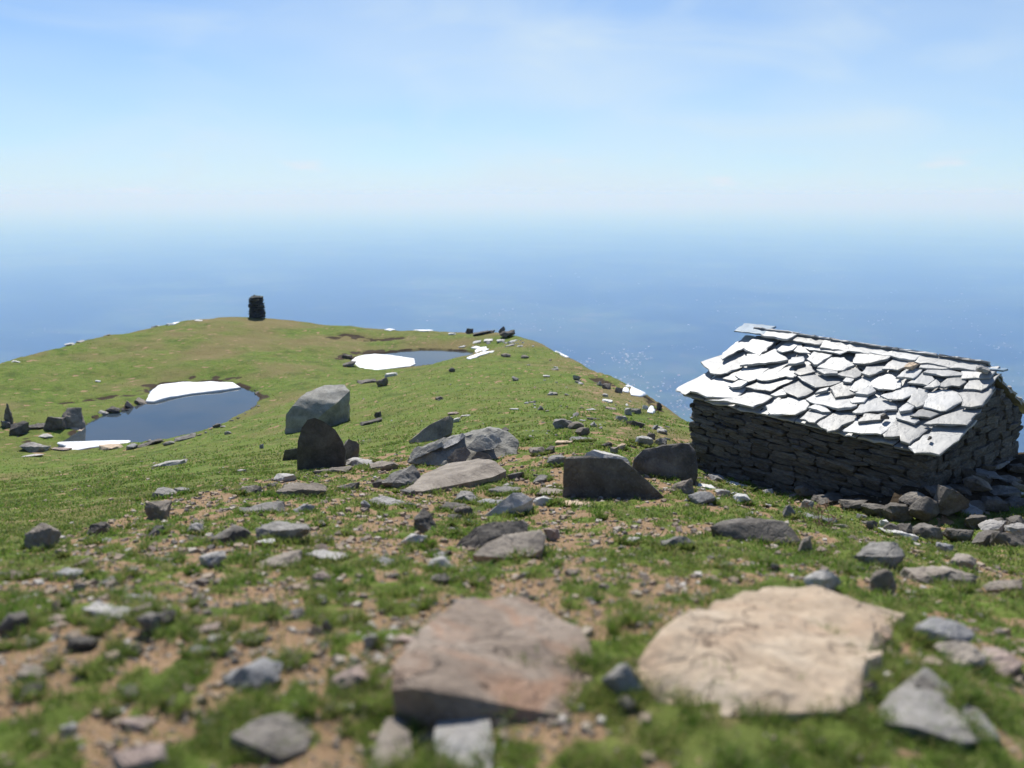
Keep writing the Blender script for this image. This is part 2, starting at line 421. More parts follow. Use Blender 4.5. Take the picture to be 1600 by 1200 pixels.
def poly_dist(X, Y, poly):
    """Signed distance (negative inside) and nearest boundary point."""
    best = np.full(len(X), 1e18); nx = X.copy(); ny = Y.copy(); inside = np.zeros(len(X), bool)
    m = len(poly)
    for i in range(m):
        ax, ay = poly[i]; bx, by = poly[(i + 1) % m]
        dx, dy = bx - ax, by - ay
        t = np.clip(((X - ax) * dx + (Y - ay) * dy) / (dx * dx + dy * dy), 0, 1)
        qx, qy = ax + t * dx, ay + t * dy
        d = (X - qx) ** 2 + (Y - qy) ** 2
        k = d < best
        best[k] = d[k]; nx[k] = qx[k]; ny[k] = qy[k]
        c = ((ay > Y) != (by > Y)) & (X < dx * (Y - ay) / (dy if abs(dy) > 1e-12 else 1e-12) + ax)
        inside ^= c
    d = np.sqrt(best)
    return np.where(inside, -d, d), nx, ny

def on_level(pts, zl):
    out = []
    for px, py in pts:
        d = ray(px, py); t = (zl - CAM.z) / d[2]
        out.append((d[0] * t, d[1] * t))
    return np.array(out)
POND1 = on_level([(84, 703), (100, 688), (120, 674), (135, 662), (160, 648), (190, 643), (215, 633), (232, 622), (233, 610), (250, 602), (290, 599), (340, 598),
                  (372, 602), (398, 612), (406, 625), (398, 637), (378, 648), (355, 660), (330, 671), (305, 680), (270, 687), (240, 690), (205, 694), (160, 700), (120, 706)], ZP1)
POND2 = on_level([(548, 566), (553, 560), (572, 555), (600, 552), (625, 549), (655, 547), (690, 547), (720, 549), (742, 551), (736, 556), (715, 562), (680, 570),
                  (650, 574), (620, 577), (590, 580), (565, 577)], ZP2)
# dark scars of bare earth around the ponds and on the mound: (photo line, half width in metres)
SCARS = [([(97, 627), (150, 622), (205, 620), (240, 606)], 0.35), ([(228, 604), (262, 596), (300, 593), (352, 588), (372, 586)], 0.35), ([(375, 603), (395, 606), (412, 612)], 0.3),
         ([(300, 586), (335, 584)], 0.3), ([(516, 526), (540, 524), (562, 526)], 0.5), ([(572, 529), (600, 529), (625, 526)], 0.35),
         ([(530, 560), (545, 552), (600, 548), (690, 543), (735, 548)], 0.45), ([(895, 577), (925, 582)], 0.35), ([(925, 590), (950, 598), (985, 612)], 0.3),
         ([(1000, 600), (1020, 625), (1032, 645)], 0.25), ([(15, 665), (40, 690), (75, 700)], 0.35)]

def axis(segs):
    out = [segs[0][0]]
    for a, b, st in segs:
        k = max(1, int(round((b - a) / st)))
        out += list(np.linspace(a, b, k + 1)[1:])
    return np.array(out)
tail = lambda a, b, k: list(np.geomspace(1, 1 + (b - a) / 3.0, k) * 3.0 - 3.0 + a)[1:]
gx = axis([(-40, -18, 0.28), (-18, -7, 0.15), (-7, 7, 0.06), (7, 13, 0.12), (13, 20, 0.5)])
gx = np.concatenate([-np.array(tail(40, 3200, 26))[::-1], gx, np.array(tail(20, 3200, 28))])
gy = axis([(-8, 1.2, 0.4), (1.2, 8, 0.05), (8, 16, 0.075), (16, 34, 0.14), (34, 76, 0.24), (76, 84, 0.6)])
gy = np.concatenate([-np.array(tail(8, 3200, 22))[::-1], gy, np.array(tail(84, 3200, 26))])
GX, GY = np.meshgrid(gx, gy)
X, Y = GX.ravel(), GY.ravel()
sd, nx, ny = poly_dist(X, Y, PLATEAU)
out = sd > 0
bx_, by_ = np.where(out, nx, X), np.where(out, ny, Y)
Z = base_height(bx_, by_)
dd = np.maximum(sd, 0)
fall = 0.95 * (np.sqrt(dd * dd + 0.5) - math.sqrt(0.5))
Z = Z - fall + np.where(dd > 0, fbm(X / 60, Y / 60, 4) * np.minimum(dd * 0.25, 60), 0)
Z = np.maximum(Z, -2150)
PX0, PY0 = project(X, Y, Z)
near = np.exp(-np.maximum(Y, 0) / 14.0)
# rocky zone: the near slope below this line of the photograph
zone_line = np.interp(PX0, [-400, 0, 120, 220, 440, 640, 800, 1000, 1100, 1600], [920, 868, 828, 785, 742, 700, 700, 712, 730, 800])
zone = smooth(-14, 18, PY0 - zone_line) * (np.abs(Y) < 40)
# earth and rubble banked up against the hut's near end
_hx, _hy = X - 6.00, Y - 11.16
_hu = _hx * -0.6055 + _hy * 0.7958; _hv = _hx * 0.7958 + _hy * 0.6055
bank_g = 0.62 * smooth(1.25, 0.0, 0.30 - _hu) * (_hu < 0.5) * smooth(-0.9, 0.2, _hv) * smooth(4.6, 3.6, _hv)
bank_f = 0.34 * smooth(0.95, 0.0, 0.17 - _hv) * (_hv < 0.5) * smooth(2.6, 0.4, _hu) * smooth(-0.9, 0.1, _hu)
BANK = np.maximum(bank_g, bank_f)
Z += BANK * (Y < 20)
# rises and hollows
Z += fbm(X / 5.5, Y / 5.5, 3) * 0.22 * smooth(12, 30, Y) * (dd < 40)
Z += fbm(X / 1.6, Y / 1.6, 4) * (0.05 + 0.05 * zone) * smooth(1.0, 3.0, Y)
tuss = fbm(X / 0.42 + 3, Y / 0.42, 3)
soil_n = fbm(X / 0.27, Y / 0.33, 4, 0.62) + 0.42 * fbm(X / 1.3 + 9, Y / 1.3, 3)
# share of bare soil over the photograph's ground
left_bare = smooth(1250, 700, PX0)
p_soil = zone * (0.42 + 0.13 * left_bare) + (1 - zone) * 0.07
p_soil = np.where((PX0 > 900) & (PY0 < 720) & (PY0 > 540), np.maximum(p_soil, 0.22), p_soil)
p_soil -= 0.10 * smooth(860, 960, PX0) * zone * smooth(760, 800, PY0) * 0.6
p_soil = np.where(PY0 > 1080, p_soil * 0.75, p_soil)
thr = 1.05 - 1.50 * p_soil
soil = smooth(-0.28, 0.28, soil_n * 1.6 - thr + 0.35)
soil = soil * smooth(0.0, 0.06, p_soil)
GRASSY = 1 - soil
Z += GRASSY * zone * (0.018 + 0.085 * np.maximum(tuss, -0.2)) * smooth(1.2, 2.5, Y) * smooth(22, 12, Y)
Z += (1 - zone) * tuss * 0.018 * smooth(40, 10, Y)
Z += fbm(X / 0.9 + 31, Y / 0.9, 3) * 0.06 * smooth(16, 30, Y) * smooth(80, 60, Y) * (dd < 6)
dry = smooth(0.0, 0.55, fbm(X / 6.0 + 50, Y / 6.0, 4) + 0.42 * smooth(46, 72, Y) + 0.30 * smooth(820, 960, PX0) * smooth(20, 30, Y) - 0.05) * (1 - zone)
dry = np.maximum(dry, zone * 0.30 * smooth(0.1, 0.6, fbm(X / 1.1 + 5, Y / 1.1, 3)))
mud = np.clip(BANK * 2.2, 0, 1) * (Y < 20)
ok = (Y > 10) & (Y < 85) & (np.abs(X) < 45)
idx = np.nonzero(ok)[0]
for pts, hw in SCARS:
    w3 = []
    for a, b in zip(pts[:-1], pts[1:]):
        for t in np.linspace(0, 1, 8)[:-1]:
            w3.append((a[0] + (b[0] - a[0]) * t, a[1] + (b[1] - a[1]) * t))
    w3.append(pts[-1])
    for px, py in w3:
        dpix = ((PX0[idx] - px) / 7.0) ** 2 + ((PY0[idx] - py) / 2.6) ** 2
        k = np.exp(-dpix)
        mud[idx] = np.maximum(mud[idx], k * 0.95)
rough_m = fbm(X / 0.7 + 70, Y / 0.7, 3)
mud_b = mud * (Y < 20)
mud = np.clip(mud * 2.0 * smooth(-0.4, 0.3, rough_m + 0.6 * fbm(X / 2.2 + 12, Y / 2.2, 2)), 0, 1)
Z -= mud * 0.16 * (Y > 20)
mud = np.maximum(mud, mud_b)
for poly, zl in ((POND1, ZP1), (POND2, ZP2)):
    k = np.nonzero((X > poly[:, 0].min() - 5) & (X < poly[:, 0].max() + 5) & (Y > poly[:, 1].min() - 6) & (Y < poly[:, 1].max() + 6))[0]
    d, _, _ = poly_dist(X[k], Y[k], poly)
    d = d + fbm(X[k] / 1.3, Y[k] / 1.3, 3) * 0.16
    z = Z[k]
    bank = zl + 0.10 + 0.08 * np.maximum(d, 0) + 0.05 * fbm(X[k] / 0.6, Y[k] / 0.6, 2)
    z = np.where(d > 0, np.where(d < 1.2, np.maximum(bank * (1 - smooth(0.2, 4.0, d)) + z * smooth(0.2, 4.0, d), zl + 0.04), bank * (1 - smooth(0.2, 4.0, d)) + z * smooth(0.2, 4.0, d)), zl - 0.5 * smooth(-0.15, 0.7, -d) + 0.04)
    Z[k] = z
    mud[k] = np.maximum(mud[k], smooth(0.55, 0.0, np.abs(d)) * smooth(-0.5, 0.4, fbm(X[k] / 1.7 + 4, Y[k] / 1.7, 3)) * 0.9)
GZ = Z.reshape(GX.shape)
SOIL = soil.reshape(GX.shape); ZONE = zone.reshape(GX.shape); MUD = mud.reshape(GX.shape); DRY = dry.reshape(GX.shape)

def sample(arr, x, y):
    x = np.atleast_1d(np.asarray(x, float)); y = np.atleast_1d(np.asarray(y, float))
    i = np.clip(np.searchsorted(gx, x) - 1, 0, len(gx) - 2); j = np.clip(np.searchsorted(gy, y) - 1, 0, len(gy) - 2)
    tx = (x - gx[i]) / (gx[i + 1] - gx[i]); ty = (y - gy[j]) / (gy[j + 1] - gy[j])
    return (arr[j, i] * (1 - tx) + arr[j, i + 1] * tx) * (1 - ty) + (arr[j + 1, i] * (1 - tx) + arr[j + 1, i + 1] * tx) * ty
def ground(x, y): return float(sample(GZ, x, y)[0])

_ts = np.concatenate([np.linspace(1.2, 12, 260), np.linspace(12, 30, 240)[1:], np.linspace(30, 100, 420)[1:]])
def hit(px, py, lift=0.0):
    """Where the sight line of a photograph pixel meets the ground (or a level lift above it)."""
    d = ray(px, py)
    xs, ys, zs = d[0] * _ts, d[1] * _ts, CAM.z + d[2] * _ts
    g = zs - sample(GZ, xs, ys) - lift
    k = np.nonzero(g < 0)[0]
    if len(k) == 0:
        j = int(np.argmin(g)); t = _ts[j]
    else:
        j = max(1, k[0]); t = _ts[j - 1] + (_ts[j] - _ts[j - 1]) * g[j - 1] / (g[j - 1] - g[j] + 1e-12)
    return np.array([d[0] * t, d[1] * t, CAM.z + d[2] * t])

ny_, nx_ = GX.shape
ii = np.arange(ny_ * nx_).reshape(ny_, nx_)
quads = np.stack([ii[:-1, :-1], ii[:-1, 1:], ii[1:, 1:], ii[1:, :-1]], -1).reshape(-1, 4)
me = new_mesh("ground", np.stack([X, Y, Z], 1), quads)
for nm, arr in (("soil", soil), ("dry", dry), ("mud", mud)):
    a = me.attributes.new(nm, 'FLOAT', 'POINT'); a.data.foreach_set("value", arr.astype(np.float32))
link("terrain", me, M["ground"], kind="structure", label="grassy stony mountain ridge falling away to the plain")

# ------------------------------------------------------------------ ponds
def pond(name, poly, zl, label):
    c = poly.mean(0)
    pts = (poly - c) * 1.06 + c
    bm = bmesh.new()
    vs = [bm.verts.new((x, y, zl)) for x, y in pts]
    f = bm.faces.new(vs)
    if f.normal.z < 0: f.normal_flip()
    me = bpy.data.meshes.new(name); bm.to_mesh(me); bm.free()
    return link(name, me, M["water"], kind="structure", label=label)
pond("pond_water", POND1, ZP1, "larger dark blue meltwater pond beside the leaning stone")
pond("pond_water", POND2, ZP2, "smaller meltwater pond near the far crest of the ridge")

# ------------------------------------------------------------------ the plain far below
ZPL = -2000.0
g1 = np.concatenate([-np.geomspace(150000, 400, 110), [0.0], np.geomspace(400, 150000, 110)])
AX, AY = np.meshgrid(g1, g1)
px_, py_ = AX.ravel(), AY.ravel()
rr = np.hypot(px_, py_)
pz = ZPL + np.maximum(fbm(px_ / 9000, py_ / 9000, 4) - 0.05, 0) * 260 * smooth(3000, 9000, rr) * smooth(90000, 40000, rr)
m_ = len(g1)
ii = np.arange(m_ * m_).reshape(m_, m_)
quads = np.stack([ii[:-1, :-1], ii[:-1, 1:], ii[1:, 1:], ii[1:, :-1]], -1).reshape(-1, 4)
def plain_material():
    t = NT("plain_fields"); p = t.pos()
    sc = t.node("ShaderNodeVectorMath", operation='SCALE'); t.link(p, sc.inputs[0]); sc.inputs[3].default_value = 0.001
    v = sc.outputs[0]
    n1 = t.noise(0.38, 7, 0.68, v, 0.3); n2 = t.noise(5.0, 5, 0.7, v); n3 = t.noise(0.16, 4, 0.6, v)
    vo = t.node("ShaderNodeTexVoronoi"); vo.inputs["Scale"].default_value = 3.5; t.link(v, vo.inputs["Vector"])
    fld = t.node("ShaderNodeSeparateColor"); t.link(vo.outputs["Color"], fld.inputs[0])
    c = t.ramp(fld.outputs[0], [(0.0, (0.048, 0.085, 0.030)), (0.5, (0.064, 0.102, 0.038)), (0.85, (0.082, 0.115, 0.046)), (1.0, (0.105, 0.112, 0.06))])
    c = t.mix(t.ramp(n1, [(0.43, 0.0), (0.55, 0.85)]), c, (0.012, 0.028, 0.013))
    c = t.mix(t.ramp(n3, [(0.42, 0.0), (0.62, 0.7)]), c, (0.018, 0.036, 0.017))
    c = t.mix(t.math('MULTIPLY', t.ramp(n2, [(0.64, 0.0), (0.72, 1.0)]), 0.4), c, (0.20, 0.19, 0.17))
    return t.done(c, 0.95, None, 0.1)
link("plain", new_mesh("plain", np.stack([px_, py_, pz], 1), quads), plain_material(), kind="structure", label="hazy blue lowland plain far below the ridge")

# towns on the plain: one far-off mass of houses whose roofs catch the sun
def towns():
    r = np.random.default_rng(3)
    V, Fq = [], []
    def cluster(px, py, n, sx, sy, size):
        for _ in range(n):
            qx = px + r.normal() * sx; qy = py + r.normal() * sy
            if qy < 345: continue
            d = ray(qx, qy); t = (ZPL - CAM.z) / d[2]
            x, y = d[0] * t, d[1] * t
            s = size * r.uniform(0.45, 1.25)
            w, l, h = s, s * r.uniform(0.5, 1.8), s * 0.35
            a = r.uniform(-0.7, 0.7); ca, sa = math.cos(a), math.sin(a)
            rise = w * r.uniform(0.22, 0.34)
            pts = [(-l, -w, 0), (l, -w, 0), (l, w, 0), (-l, w, 0), (-l, -w, h), (l, -w, h), (l, w, h), (-l, w, h), (-l, 0, h + rise), (l, 0, h + rise)]
            z0 = ZPL + max(0.0, float(fbm(np.array([x / 9000]), np.array([y / 9000]), 4)[0]) - 0.05) * 260 * float(smooth(3000, 9000, np.array([math.hypot(x, y)]))[0])
            b = len(V) * 1
            for q in pts: V.append((x + (q[0] * ca - q[1] * sa) / 2, y + (q[0] * sa + q[1] * ca) / 2, z0 + q[2] - 2))
            for q in ((0, 1, 5, 4), (1, 2, 6, 5), (2, 3, 7, 6), (3, 0, 4, 7), (4, 5, 9, 8), (6, 7, 8, 9)): Fq.append([b + k for k in q])
            Fq.append([b + 4, b + 8, b + 7, b + 7]); Fq.append([b + 5, b + 6, b + 9, b + 9])
    cluster(985, 562, 70, 14, 8, 15); cluster(955, 553, 18, 25, 4, 14)
    cluster(910, 568, 24, 14, 5, 18); cluster(1000, 590, 22, 35, 6, 17); cluster(1035, 615, 60, 30, 16, 15); cluster(1045, 645, 50, 22, 16, 13)
    cluster(830, 500, 40, 45, 8, 15); cluster(1150, 480, 30, 60, 14, 14); cluster(1370, 500, 40, 70, 16, 14); cluster(1530, 525, 50, 50, 18, 14)
    cluster(960, 440, 16, 70, 12, 22); cluster(1200, 440, 16, 90, 12, 22); cluster(1480, 455, 20, 80, 15, 20); cluster(720, 480, 20, 60, 10, 15)
    cluster(1590, 590, 40, 30, 25, 13); cluster(1300, 535, 24, 60, 8, 13); cluster(60, 520, 8, 60, 10, 11)
    for _ in range(60):          # villages thinly spread over the plain
        cluster(r.uniform(650, 1640), r.uniform(400, 640), 7, 9, 1.6, r.uniform(9, 14))
    return V, Fq
V, Fq = towns()
me = bpy.data.meshes.new("town"); me.from_pydata(V, [], [list(dict.fromkeys(f)) for f in Fq]); me.update()
t = NT("town_roofs")
rnd = t.node("ShaderNodeNewGeometry").outputs["Random Per Island"]
M["town"] = t.done(t.ramp(rnd, [(0.0, (0.30, 0.28, 0.26)), (0.5, (0.45, 0.42, 0.40)), (0.8, (0.72, 0.71, 0.70)), (1.0, (0.60, 0.38, 0.30))]), 0.55, None, 0.5)
link("town", me, M["town"], kind="stuff", label="scattered white houses of towns on the plain catching sunlight", category="town")

# ------------------------------------------------------------------ haze: the air over the plain
def haze():
    bm = bmesh.new(); bmesh.ops.create_cube(bm, size=1.0)
    z0, z1 = -2300.0, 90.0
    bmesh.ops.scale(bm, vec=(330000, 330000, z1 - z0), verts=bm.verts)
    bmesh.ops.translate(bm, vec=(0, 0, (z0 + z1) / 2), verts=bm.verts)
    me = bpy.data.meshes.new("haze"); bm.to_mesh(me); bm.free()
    m = bpy.data.materials.new("haze_air"); m.use_nodes = True
    nn, ll = m.node_tree.nodes, m.node_tree.links; nn.clear()
    o = nn.new("ShaderNodeOutputMaterial"); v = nn.new("ShaderNodeVolumePrincipled")
    v.inputs["Color"].default_value = (0.225, 0.415, 1.0, 1)
    v.inputs["Absorption Color"].default_value = (0.955, 0.985, 1, 1)
    v.inputs["Density"].default_value = 1.03e-4
    v.inputs["Anisotropy"].default_value = 0.1
    ll.new(v.outputs[0], o.inputs["Volume"])
    link("haze", me, m, kind="stuff", label="pale blue haze filling the air over the plain")
haze()

# ------------------------------------------------------------------ mesh builders
def refine(bm, target, max_pass=7):
    for _ in range(max_pass):
        es = [e for e in bm.edges if e.calc_length() > target]
        if not es: break
        bmesh.ops.subdivide_edges(bm, edges=es, cuts=1)
        bmesh.ops.triangulate(bm, faces=[f for f in bm.faces if len(f.verts) > 3])
        if len(bm.verts) > 9000: break

def hull_mesh(name, pts, target, rough, seed, layered=0.0, soften=0):
    """Angular rock: convex hull of the points, refined, with broken uneven faces."""
    bm = bmesh.new()
    for p in pts: bm.verts.new(p)
    r = bmesh.ops.convex_hull(bm, input=bm.verts)
    junk = [g for g in r["geom_interior"] + r["geom_unused"] if isinstance(g, bmesh.types.BMVert)]
    if junk: bmesh.ops.delete(bm, geom=list(set(junk)), context='VERTS')
    bmesh.ops.triangulate(bm, faces=bm.faces)
    refine(bm, target)
    for _ in range(soften):
        bmesh.ops.smooth_vert(bm, verts=bm.verts, factor=0.35, use_axis_x=True, use_axis_y=True, use_axis_z=True)
    bm.normal_update()
    sd = Vector((seed * 1.37, seed * 0.61, seed * 2.11))
    size = max((max(v.co[i] for v in bm.verts) - min(v.co[i] for v in bm.verts)) for i in range(3))
    mv = []
    for v in bm.verts:
        q = v.co / size
        n1 = mnoise.fractal(q * 2.6 + sd, 0.9, 2.1, 3)
        n2 = mnoise.fractal(q * 9.0 + sd, 0.8, 2.1, 3)
        ridge = abs(mnoise.noise(q * 4.0 + sd * 2)) - 0.25
        d = (n1 * 0.55 + n2 * 0.22 - ridge * 0.35) * rough * size
        mv.append(v.normal * d)
    for v, d in zip(bm.verts, mv): v.co += d
    if layered > 0:
        for v in bm.verts:
            k = mnoise.noise(Vector((v.co.x * 1.5 / size, v.co.y * 1.5 / size, v.co.z * 14 / size)) + sd)
            h = Vector((v.normal.x, v.normal.y, 0))
            v.co += h * k * layered * size
    bm.normal_update()
    for e in bm.edges:
        if len(e.link_faces) == 2 and e.calc_face_angle(0.0) > 0.42: e.smooth = False
    me = bpy.data.meshes.new(name); bm.to_mesh(me); bm.free()
    me.polygons.foreach_set("use_smooth", [True] * len(me.polygons))
    return me

def rock_points(r, w, d, h, shape):
    n = {"block": 15, "slab": 16, "wedge": 14, "spike": 13, "round": 26}[shape]
    pts = []
    for _ in range(n):
        a = r.uniform(0, 2 * math.pi); z = r.uniform(-1, 1); k = math.sqrt(1 - z * z)
        p = np.array([math.cos(a) * k, math.sin(a) * k, z])
        if shape in ("block", "slab"):
            p = np.sign(p) * np.abs(p) ** 0.55
        pts.append(p)
    pts = np.array(pts)
    if shape == "wedge":
        pts[:, 2] = np.where(pts[:, 2] > 0, pts[:, 2] * (0.25 + 0.75 * np.clip((pts[:, 0] + 1) / 2, 0, 1)), pts[:, 2])
    if shape == "spike":
        pts[:, :2] *= (1.0 - 0.62 * np.clip((pts[:, 2] + 0.4) / 1.4, 0, 1))[:, None]
        pts = np.vstack([pts, [r.uniform(-.15, .15), 0, 1.0]])
    if shape == "slab":
        pts[:, 2] += pts[:, 0] * r.uniform(-0.5, 0.5)
    ext = pts.max(0) - pts.min(0); pts = (pts - (pts.max(0) + pts.min(0)) / 2) / ext
    return pts * np.array([w, d, h])

def px_size(pos):   # metres covered by one photograph pixel at a point
    return (pos[1] * CP - (pos[2] - CAM.z) * SP) / F

_seed = [100]
def rock(px, py, w, h, shape, mat, label, group=None, category="rock", yaw=None, name="rock", depth=None, sink=0.36, tilt=0.0):
    """A loose rock whose foot is at photograph pixel (px, py), about w by h pixels as seen."""
    _seed[0] += 1; r = np.random.default_rng(_seed[0])
    pos = hit(px, py)
    s = px_size(pos)
    W = w * s
    flat = shape == "slab"
    va = max(0.06, PITCH + math.atan((py - 600) / F) - (0.14 if py > 700 else 0.16))     # angle between sight line and slope
    if flat:
        D = min(0.85 * W, 0.62 * h * s / math.sin(va))
        Hh = max(h * s * 0.5, 0.10 * W)
    else:
        D = 0.7 * W
        Hh = max(h * s - 0.45 * D * math.sin(va), 0.5 * h * s)
    pts = rock_points(r, W, D, Hh * (1 + sink), shape)
    big = max(w, h)
    target = max(W, Hh) / (4.5 if big < 14 else 7 if big < 30 else 11 if big < 60 else 16)
    me = hull_mesh(name, pts, target, 0.085 if shape != "round" else 0.06, _seed[0], soften=1 if shape == "round" else 0)
    o = link(name, me, M[mat], label=label, category=category, group=group)
    o.location = (pos[0], pos[1] + D * 0.35, 0)
    gz = ground(o.location.x, o.location.y)
    o.location.z = min(gz, pos[2] + D * 0.15) + Hh * (1 + sink) * 0.5 - Hh * sink
    e = 0.4
    sx = (ground(pos[0] + e, pos[1]) - ground(pos[0] - e, pos[1])) / (2 * e); sy = (ground(pos[0], pos[1] + e) - ground(pos[0], pos[1] - e)) / (2 * e)
    yaw = r.uniform(-0.5, 0.5) if yaw is None else yaw
    o.rotation_euler = (math.atan(sy) * 0.7, -math.atan(sx) * 0.7 + tilt, yaw)
    return o

def traced_rock(label, mat, pts, base, rough=0.05, layered=0.0, target=14, category="boulder", name="boulder", soften=0, group=None, foot=True):
    """A key rock: hull of points (pixel x, pixel y, metres behind the foot); base is the pixel of its foot."""
    _seed[0] += 1
    b = hit(*base); s = px_size(b)
    org = np.array([b[0], b[1], b[2]])
    P3 = [at(p[0], p[1], b[1] + p[2]) - org for p in pts]
    if foot:                       # bed the rock: carry its outline down into the ground
        c = np.mean(P3, 0)
        for q in list(P3):
            x, y = c[0] + 0.86 * (q[0] - c[0]), c[1] + 0.86 * (q[1] - c[1])
            P3.append(np.array([x, y, ground(x + org[0], y + org[1]) - org[2] - 0.10]))
    me = hull_mesh(name, P3, target * s, rough, _seed[0], layered, soften)
    o = link(name, me, M[mat], label=label, category=category, group=group)
    o.location = org
    return o

def plate_rock(label, mat, top, lift, thick, foot=(), rough=0.03, target=16, layered=0.0, name="boulder", category="boulder"):
    """A broad rock lying on the slope: top outline in pixels at heights above the ground."""
    _seed[0] += 1
    P3 = []
    for i, q in enumerate(top):
        l = q[2] if len(q) > 2 else lift
        p = hit(q[0], q[1], l); P3.append(p); P3.append(p - np.array([0, -0.02, thick]))
    for q in foot: P3.append(hit(q[0], q[1], 0.0) - np.array([0, 0, 0.08]))
    P3 = np.array(P3); org = P3.mean(0); s = px_size(org)
    me = hull_mesh(name, P3 - org, target * s, rough, _seed[0], layered)
    o = link(name, me, M[mat], label=label, category=category)
    o.location = org
    return o

# ------------------------------------------------------------------ the stone hut
HAX = np.array([-0.6055, 0.7958, 0.0]); HN = np.array([0.7958, 0.6055, 0.0])     # along the ridge (far end), and towards the back
ER = np.array([6.00, 11.16, CAM.z - 3.60])        # near end of the front eave
HL, HW, RISE = 4.80, 1.85, 1.03
hut_org = ER + HAX * HL / 2 + HN * HW
hut_org[2] = -3.25
hut = link("stone_hut", None, label="small dry stone hut with a roof of pale slate slabs", category="hut")
hut.location = hut_org
def hp(u, v, z=0.0):
    """u along the ridge from the near gable, v from the front eave to the back, z above the eave; hut-local."""
    return Vector(ER + HAX * u + HN * v + np.array([0, 0, z]) - hut_org)
SLOPE = math.atan2(RISE, HW); CS, SS = math.cos(SLOPE), math.sin(SLOPE)
RL = HW / CS                                       # length of the slope
RN = Vector(-HN * SS + np.array([0, 0, CS]))      # normal of the front slope
RD = Vector(-HN * CS + np.array([0, 0, -SS]))     # down the slope
def roof_uv(px, py):
    """Where a sight line meets the front roof plane: (u along eave, w down from the ridge)."""
    d = ray(px, py); n_ = np.array(RN); c = np.array(CAM)
    t = ((ER - c) @ n_) / (d @ n_)
    p = c + d * t
    ridge = ER + HN * HW + np.array([0, 0, RISE])
    return float((p - ER) @ HAX), float((p - ridge) @ np.array(RD))

def slab_mesh(poly, thick, seed, jitter=0.012):
    """Flat split slab: ragged outline, chipped rim, slightly uneven faces. poly in metres (x, y)."""
    r = np.random.default_rng(seed)
    P = np.array(poly); c = P.mean(0)
    area = 0.5 * np.sum(P[:, 0] * np.roll(P[:, 1], -1) - np.roll(P[:, 0], -1) * P[:, 1])
    if area < 0: P = P[::-1]
    pts = []
    for a, b in zip(P, np.roll(P, -1, 0)):
        k = max(1, int(np.linalg.norm(b - a) / 0.09))
        for i in range(k):
            q = a + (b - a) * i / k
            pts.append(q + (r.normal(size=2) * jitter * (0.35 if i == 0 else 1.0)))
    pts = np.array(pts); n = len(pts)
    bm = bmesh.new()
    rings = []
    for sc, z in ((0.985, 0.0), (1.0, thick * 0.45), (0.985, thick * 0.9), (0.93, thick), (0.5, thick * 1.05)):
        ring = []
        for i, q in enumerate(pts):
            p = c + (q - c) * sc
            wob = 0.006 * mnoise.noise(Vector((p[0] * 4 + seed, p[1] * 4, 0)))
            rag = r.normal() * 0.006 if 0.9 < sc < 1.01 else 0.0
            e = (q - c) / (np.linalg.norm(q - c) + 1e-6)
            ring.append(bm.verts.new((p[0] + e[0] * rag, p[1] + e[1] * rag, z + wob)))
        rings.append(ring)
    for a, b in zip(rings[:-1], rings[1:]):
        for i in range(n):
            bm.faces.new((a[i], a[(i + 1) % n], b[(i + 1) % n], b[i]))
    top = bm.verts.new((c[0], c[1], thick * 1.05))
    for i in range(n): bm.faces.new((rings[-1][i], rings[-1][(i + 1) % n], top))
    bm.faces.new(rings[0][::-1])
    bm.normal_update()
    me = bpy.data.meshes.new("slab"); bm.to_mesh(me); bm.free()
    return me

